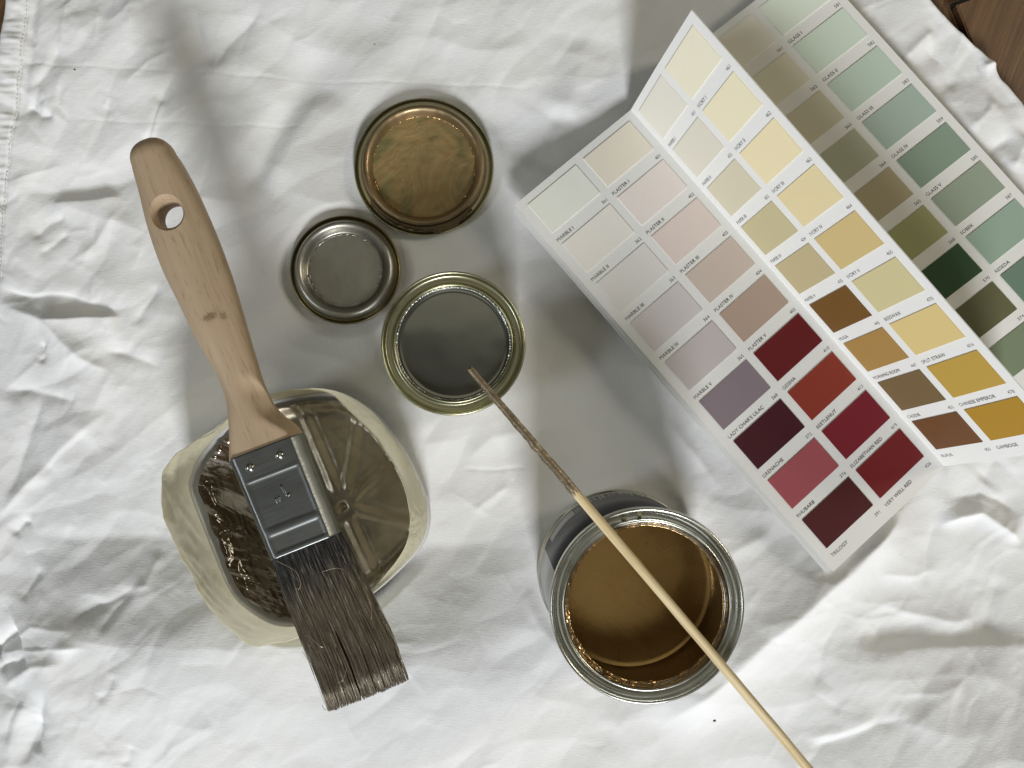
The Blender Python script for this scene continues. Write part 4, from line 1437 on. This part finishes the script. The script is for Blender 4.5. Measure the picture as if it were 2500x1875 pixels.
for k in range(3400):
    a = rb.random()
    b = rb.choice([rb.uniform(.45, 1), rb.uniform(.7, 1), rb.uniform(-1, 1)])
    en = rb.uniform(.965, 1.004) - (.02 if rb.random() < .15 else 0) - .004 * (1 + math.sin(a * 23 + 1)) * .5
    if b < .2: en -= rb.uniform(0, .02)
    strand(a, b, en, rb.uniform(.085, .15), rb.choice([0, .002, .004]))
for k in range(70):     # loose flyaway hairs on the top and along both sides
    a = rb.choice([rb.uniform(0, 1), rb.uniform(-.015, .02), rb.uniform(.98, 1.02)])
    strand(a, 1.05, rb.uniform(.3, .95), rb.uniform(.07, .11), rb.uniform(-.02, .02), rb.uniform(0, 2))
bme = new_mesh('bristles', VB, FBs)
at = bme.attributes.new('along', 'FLOAT', 'POINT')
at.data.foreach_set('value', np.array(SB, np.float32))
del VB[:], FBs[:]


def m_bristle():
    M = mat('painted_bristle', (0.1, 0.08, 0.06, 1), 0.4, 0.3)
    t = NT(M)
    at = t.new('ShaderNodeAttribute'); at.attribute_name = 'along'
    n = t.noise(t.coord((1, 1, 1)), 900, 2)
    nn_ = t.noise(t.coord((140, 1600, 300), -math.atan2(-0.927, 0.375)), 1, 3)
    add = t.new('ShaderNodeMath', operation='MULTIPLY_ADD'); t.l(nn_, add.inputs[0]); add.inputs[1].default_value = .45; t.l(at.outputs['Fac'], add.inputs[2])
    f = t.ramp(add.outputs[0], [(0.32, 0.0), (0.55, 1.0)])
    bronze = t.ramp(nn_, [(0.3, rgb(84, 77, 64, 1.2)), (0.6, rgb(112, 103, 88, 1.25)), (0.8, rgb(176, 166, 150, 1.4))])
    dark = t.ramp(nn_, [(0.45, rgb(30, 27, 26)), (0.62, rgb(66, 63, 62)), (0.75, rgb(110, 108, 108))])
    t.set('Base Color', t.mix(f, dark, bronze))
    t.set('Metallic', t.mix(f, (0, 0, 0, 1), (.55, .55, .55, 1)))
    t.set('Roughness', t.mix(t.ramp(n, [(.4, 0.), (.7, 1.)]), (.45, .45, .45, 1), (.25, .25, .25, 1)))
    return M


M_BRIS = m_bristle()
bo_ = link('bristles', bme, M_BRIS, BRUSH)
bo_['kind'] = 'stuff'
# dense heart of the bristle pack
gc = np.zeros((14, 40, 3))
ph3 = np.linspace(0, 2 * np.pi, 40, endpoint=False)
for i, l in enumerate(np.linspace(-.04, .955, 14)):
    a, b = bpos(.035, l), bpos(.965, l)
    mid = (a + b) / 2; hw = (b - a) / 2
    ct = np.sign(np.cos(ph3)) * np.abs(np.cos(ph3)) ** .5; sn = np.sign(np.sin(ph3)) * np.abs(np.sin(ph3)) ** .5
    gc[i, :, 0] = mid[0] + hw[0] * ct; gc[i, :, 1] = mid[1] + hw[1] * ct; gc[i, :, 2] = ZB - 1 + (4.9 - 1.5 * l) * .62 * sn
cm = grid('bristle_core', gc, False, True)
bm = bmesh.new(); bm.from_mesh(cm); bm.verts.ensure_lookup_table()
bm.faces.new([bm.verts[13 * 40 + j] for j in range(40)])
bm.to_mesh(cm); bm.free()
link('bristle_core', cm, mat('dark_bristle_core', rgb(60, 50, 38), 0.8), BRUSH)
# curled stray hairs
M_HAIR = mat('pale_stray_hair', rgb(176, 160, 132), 0.3, .5)
for pl in (((785, 1397), (800, 1391), (820, 1386), (838, 1390)), ((746, 1550), (760, 1556), (778, 1575), (790, 1582)), ((806, 1545), (812, 1560), (820, 1580)),
           ((822, 1667), (834, 1664), (843, 1650), (846, 1630)), ((900, 1468), (906, 1480), (909, 1500), (906, 1512)), ((787, 1720), (790, 1730), (797, 1733)),
           ((941, 1520), (952, 1540), (966, 1567)), ((738, 1590), (748, 1605), (757, 1622)), ((674, 1368), (690, 1376), (724, 1392), (736, 1420), (733, 1440), (722, 1436))):
    q = resample([P(a, b, ZB + 4.6) + np.array([0, 0, rb.uniform(-.3, .8)]) for a, b in pl], 14, False, 2)
    link('stray_hair', MB().add(tube('h', q, 0.10, 5)).mesh('stray_hair'), M_HAIR, bo_)

# ------------------------------------------------------------------ stirring stick
z_s = 66.2 + 1.9
sa_, sb_ = P(1147, 900, z_s), P(2130, 2065, z_s)
STICK = thing('stirring_stick', 'thin pale bamboo stick with bronze painted end lying across the tall tin', 'stick', (sa_[0], sa_[1], z_s))
nst = 140
tS = np.linspace(0, 1, nst)
sp = sa_[None, :] * (1 - tS)[:, None] + sb_[None, :] * tS[:, None]
dirS = (sb_ - sa_)[:2]; dirS /= np.linalg.norm(dirS); perS = np.array([-dirS[1], dirS[0]])
sp[:, :2] += perS[None, :] * (0.5 * np.sin(tS * 3.2)[:, None] + .12 * perlin(tS * 14, tS * 0 + .3, 130)[:, None])
rS = 1.25 + .5 * smooth(0, .35, tS) + .06 * perlin(tS * 30, tS * 0 + .6, 131)
rS[0] *= .9


def m_bamboo():
    M = mat('bamboo', (0.62, 0.5, 0.3, 1), 0.5)
    t = NT(M)
    a = -math.atan2(dirS[1], dirS[0])
    g = t.noise(t.coord((30, 900, 900), a), 1, 5, .6)
    t.set('Base Color', t.ramp(g, [(0.3, rgb(184, 162, 118, 1.2)), (0.5, rgb(210, 190, 148, 1.2)), (0.75, rgb(224, 208, 172, 1.2))]))
    t.bump(g, 0.3, 0.0006)
    return M


vf = tube('s', sp, rS, 8)
link('shaft', new_mesh('shaft', vf[0], vf[1], True), m_bamboo(), STICK)
SF = 1338 / 1524
tc2 = np.linspace(0, .315 * SF, 150)
cp = np.stack([np.interp(tc2, tS, sp[:, k]) for k in range(3)], 1)
cp[0] = cp[0] - np.r_[dirS * .25, 0]
nz_ = perlin(tc2 * 130, tc2 * 0 + .2, 140) + .7 * perlin(tc2 * 330, tc2 * 0 + .7, 141)
rc = np.interp(tc2, tS, rS) + .08 + .06 * nz_
rc *= 1 - .0 * tc2
rc[-14:] *= np.linspace(1, .86, 14)
cp[:, 2] -= .05
# runs of thicker paint on the lower-left side
lump = sum(a_ * np.exp(-((tc2 / SF - c_) / w_) ** 2) for a_, c_, w_ in ((1, .185, .006), (.8, .215, .006), (.6, .135, .008), (.5, .285, .008)))
cp[:, :2] += (-perS if (-perS)[0] < 0 else perS)[None, :] * (.28 * lump)[:, None]
rc += .12 * lump
M_COAT = m_metal('bronze_paint_coat', (0.34, 0.27, 0.19, 1), 0.33, 0.2, 220, (0.22, 0.17, 0.11, 1), 0.5, 0.8)
vf = tube('s', cp, rc, 12)
link('paint_coat', new_mesh('paint_coat', vf[0], vf[1], True), M_COAT, STICK)

S.cycles.max_bounces = 8
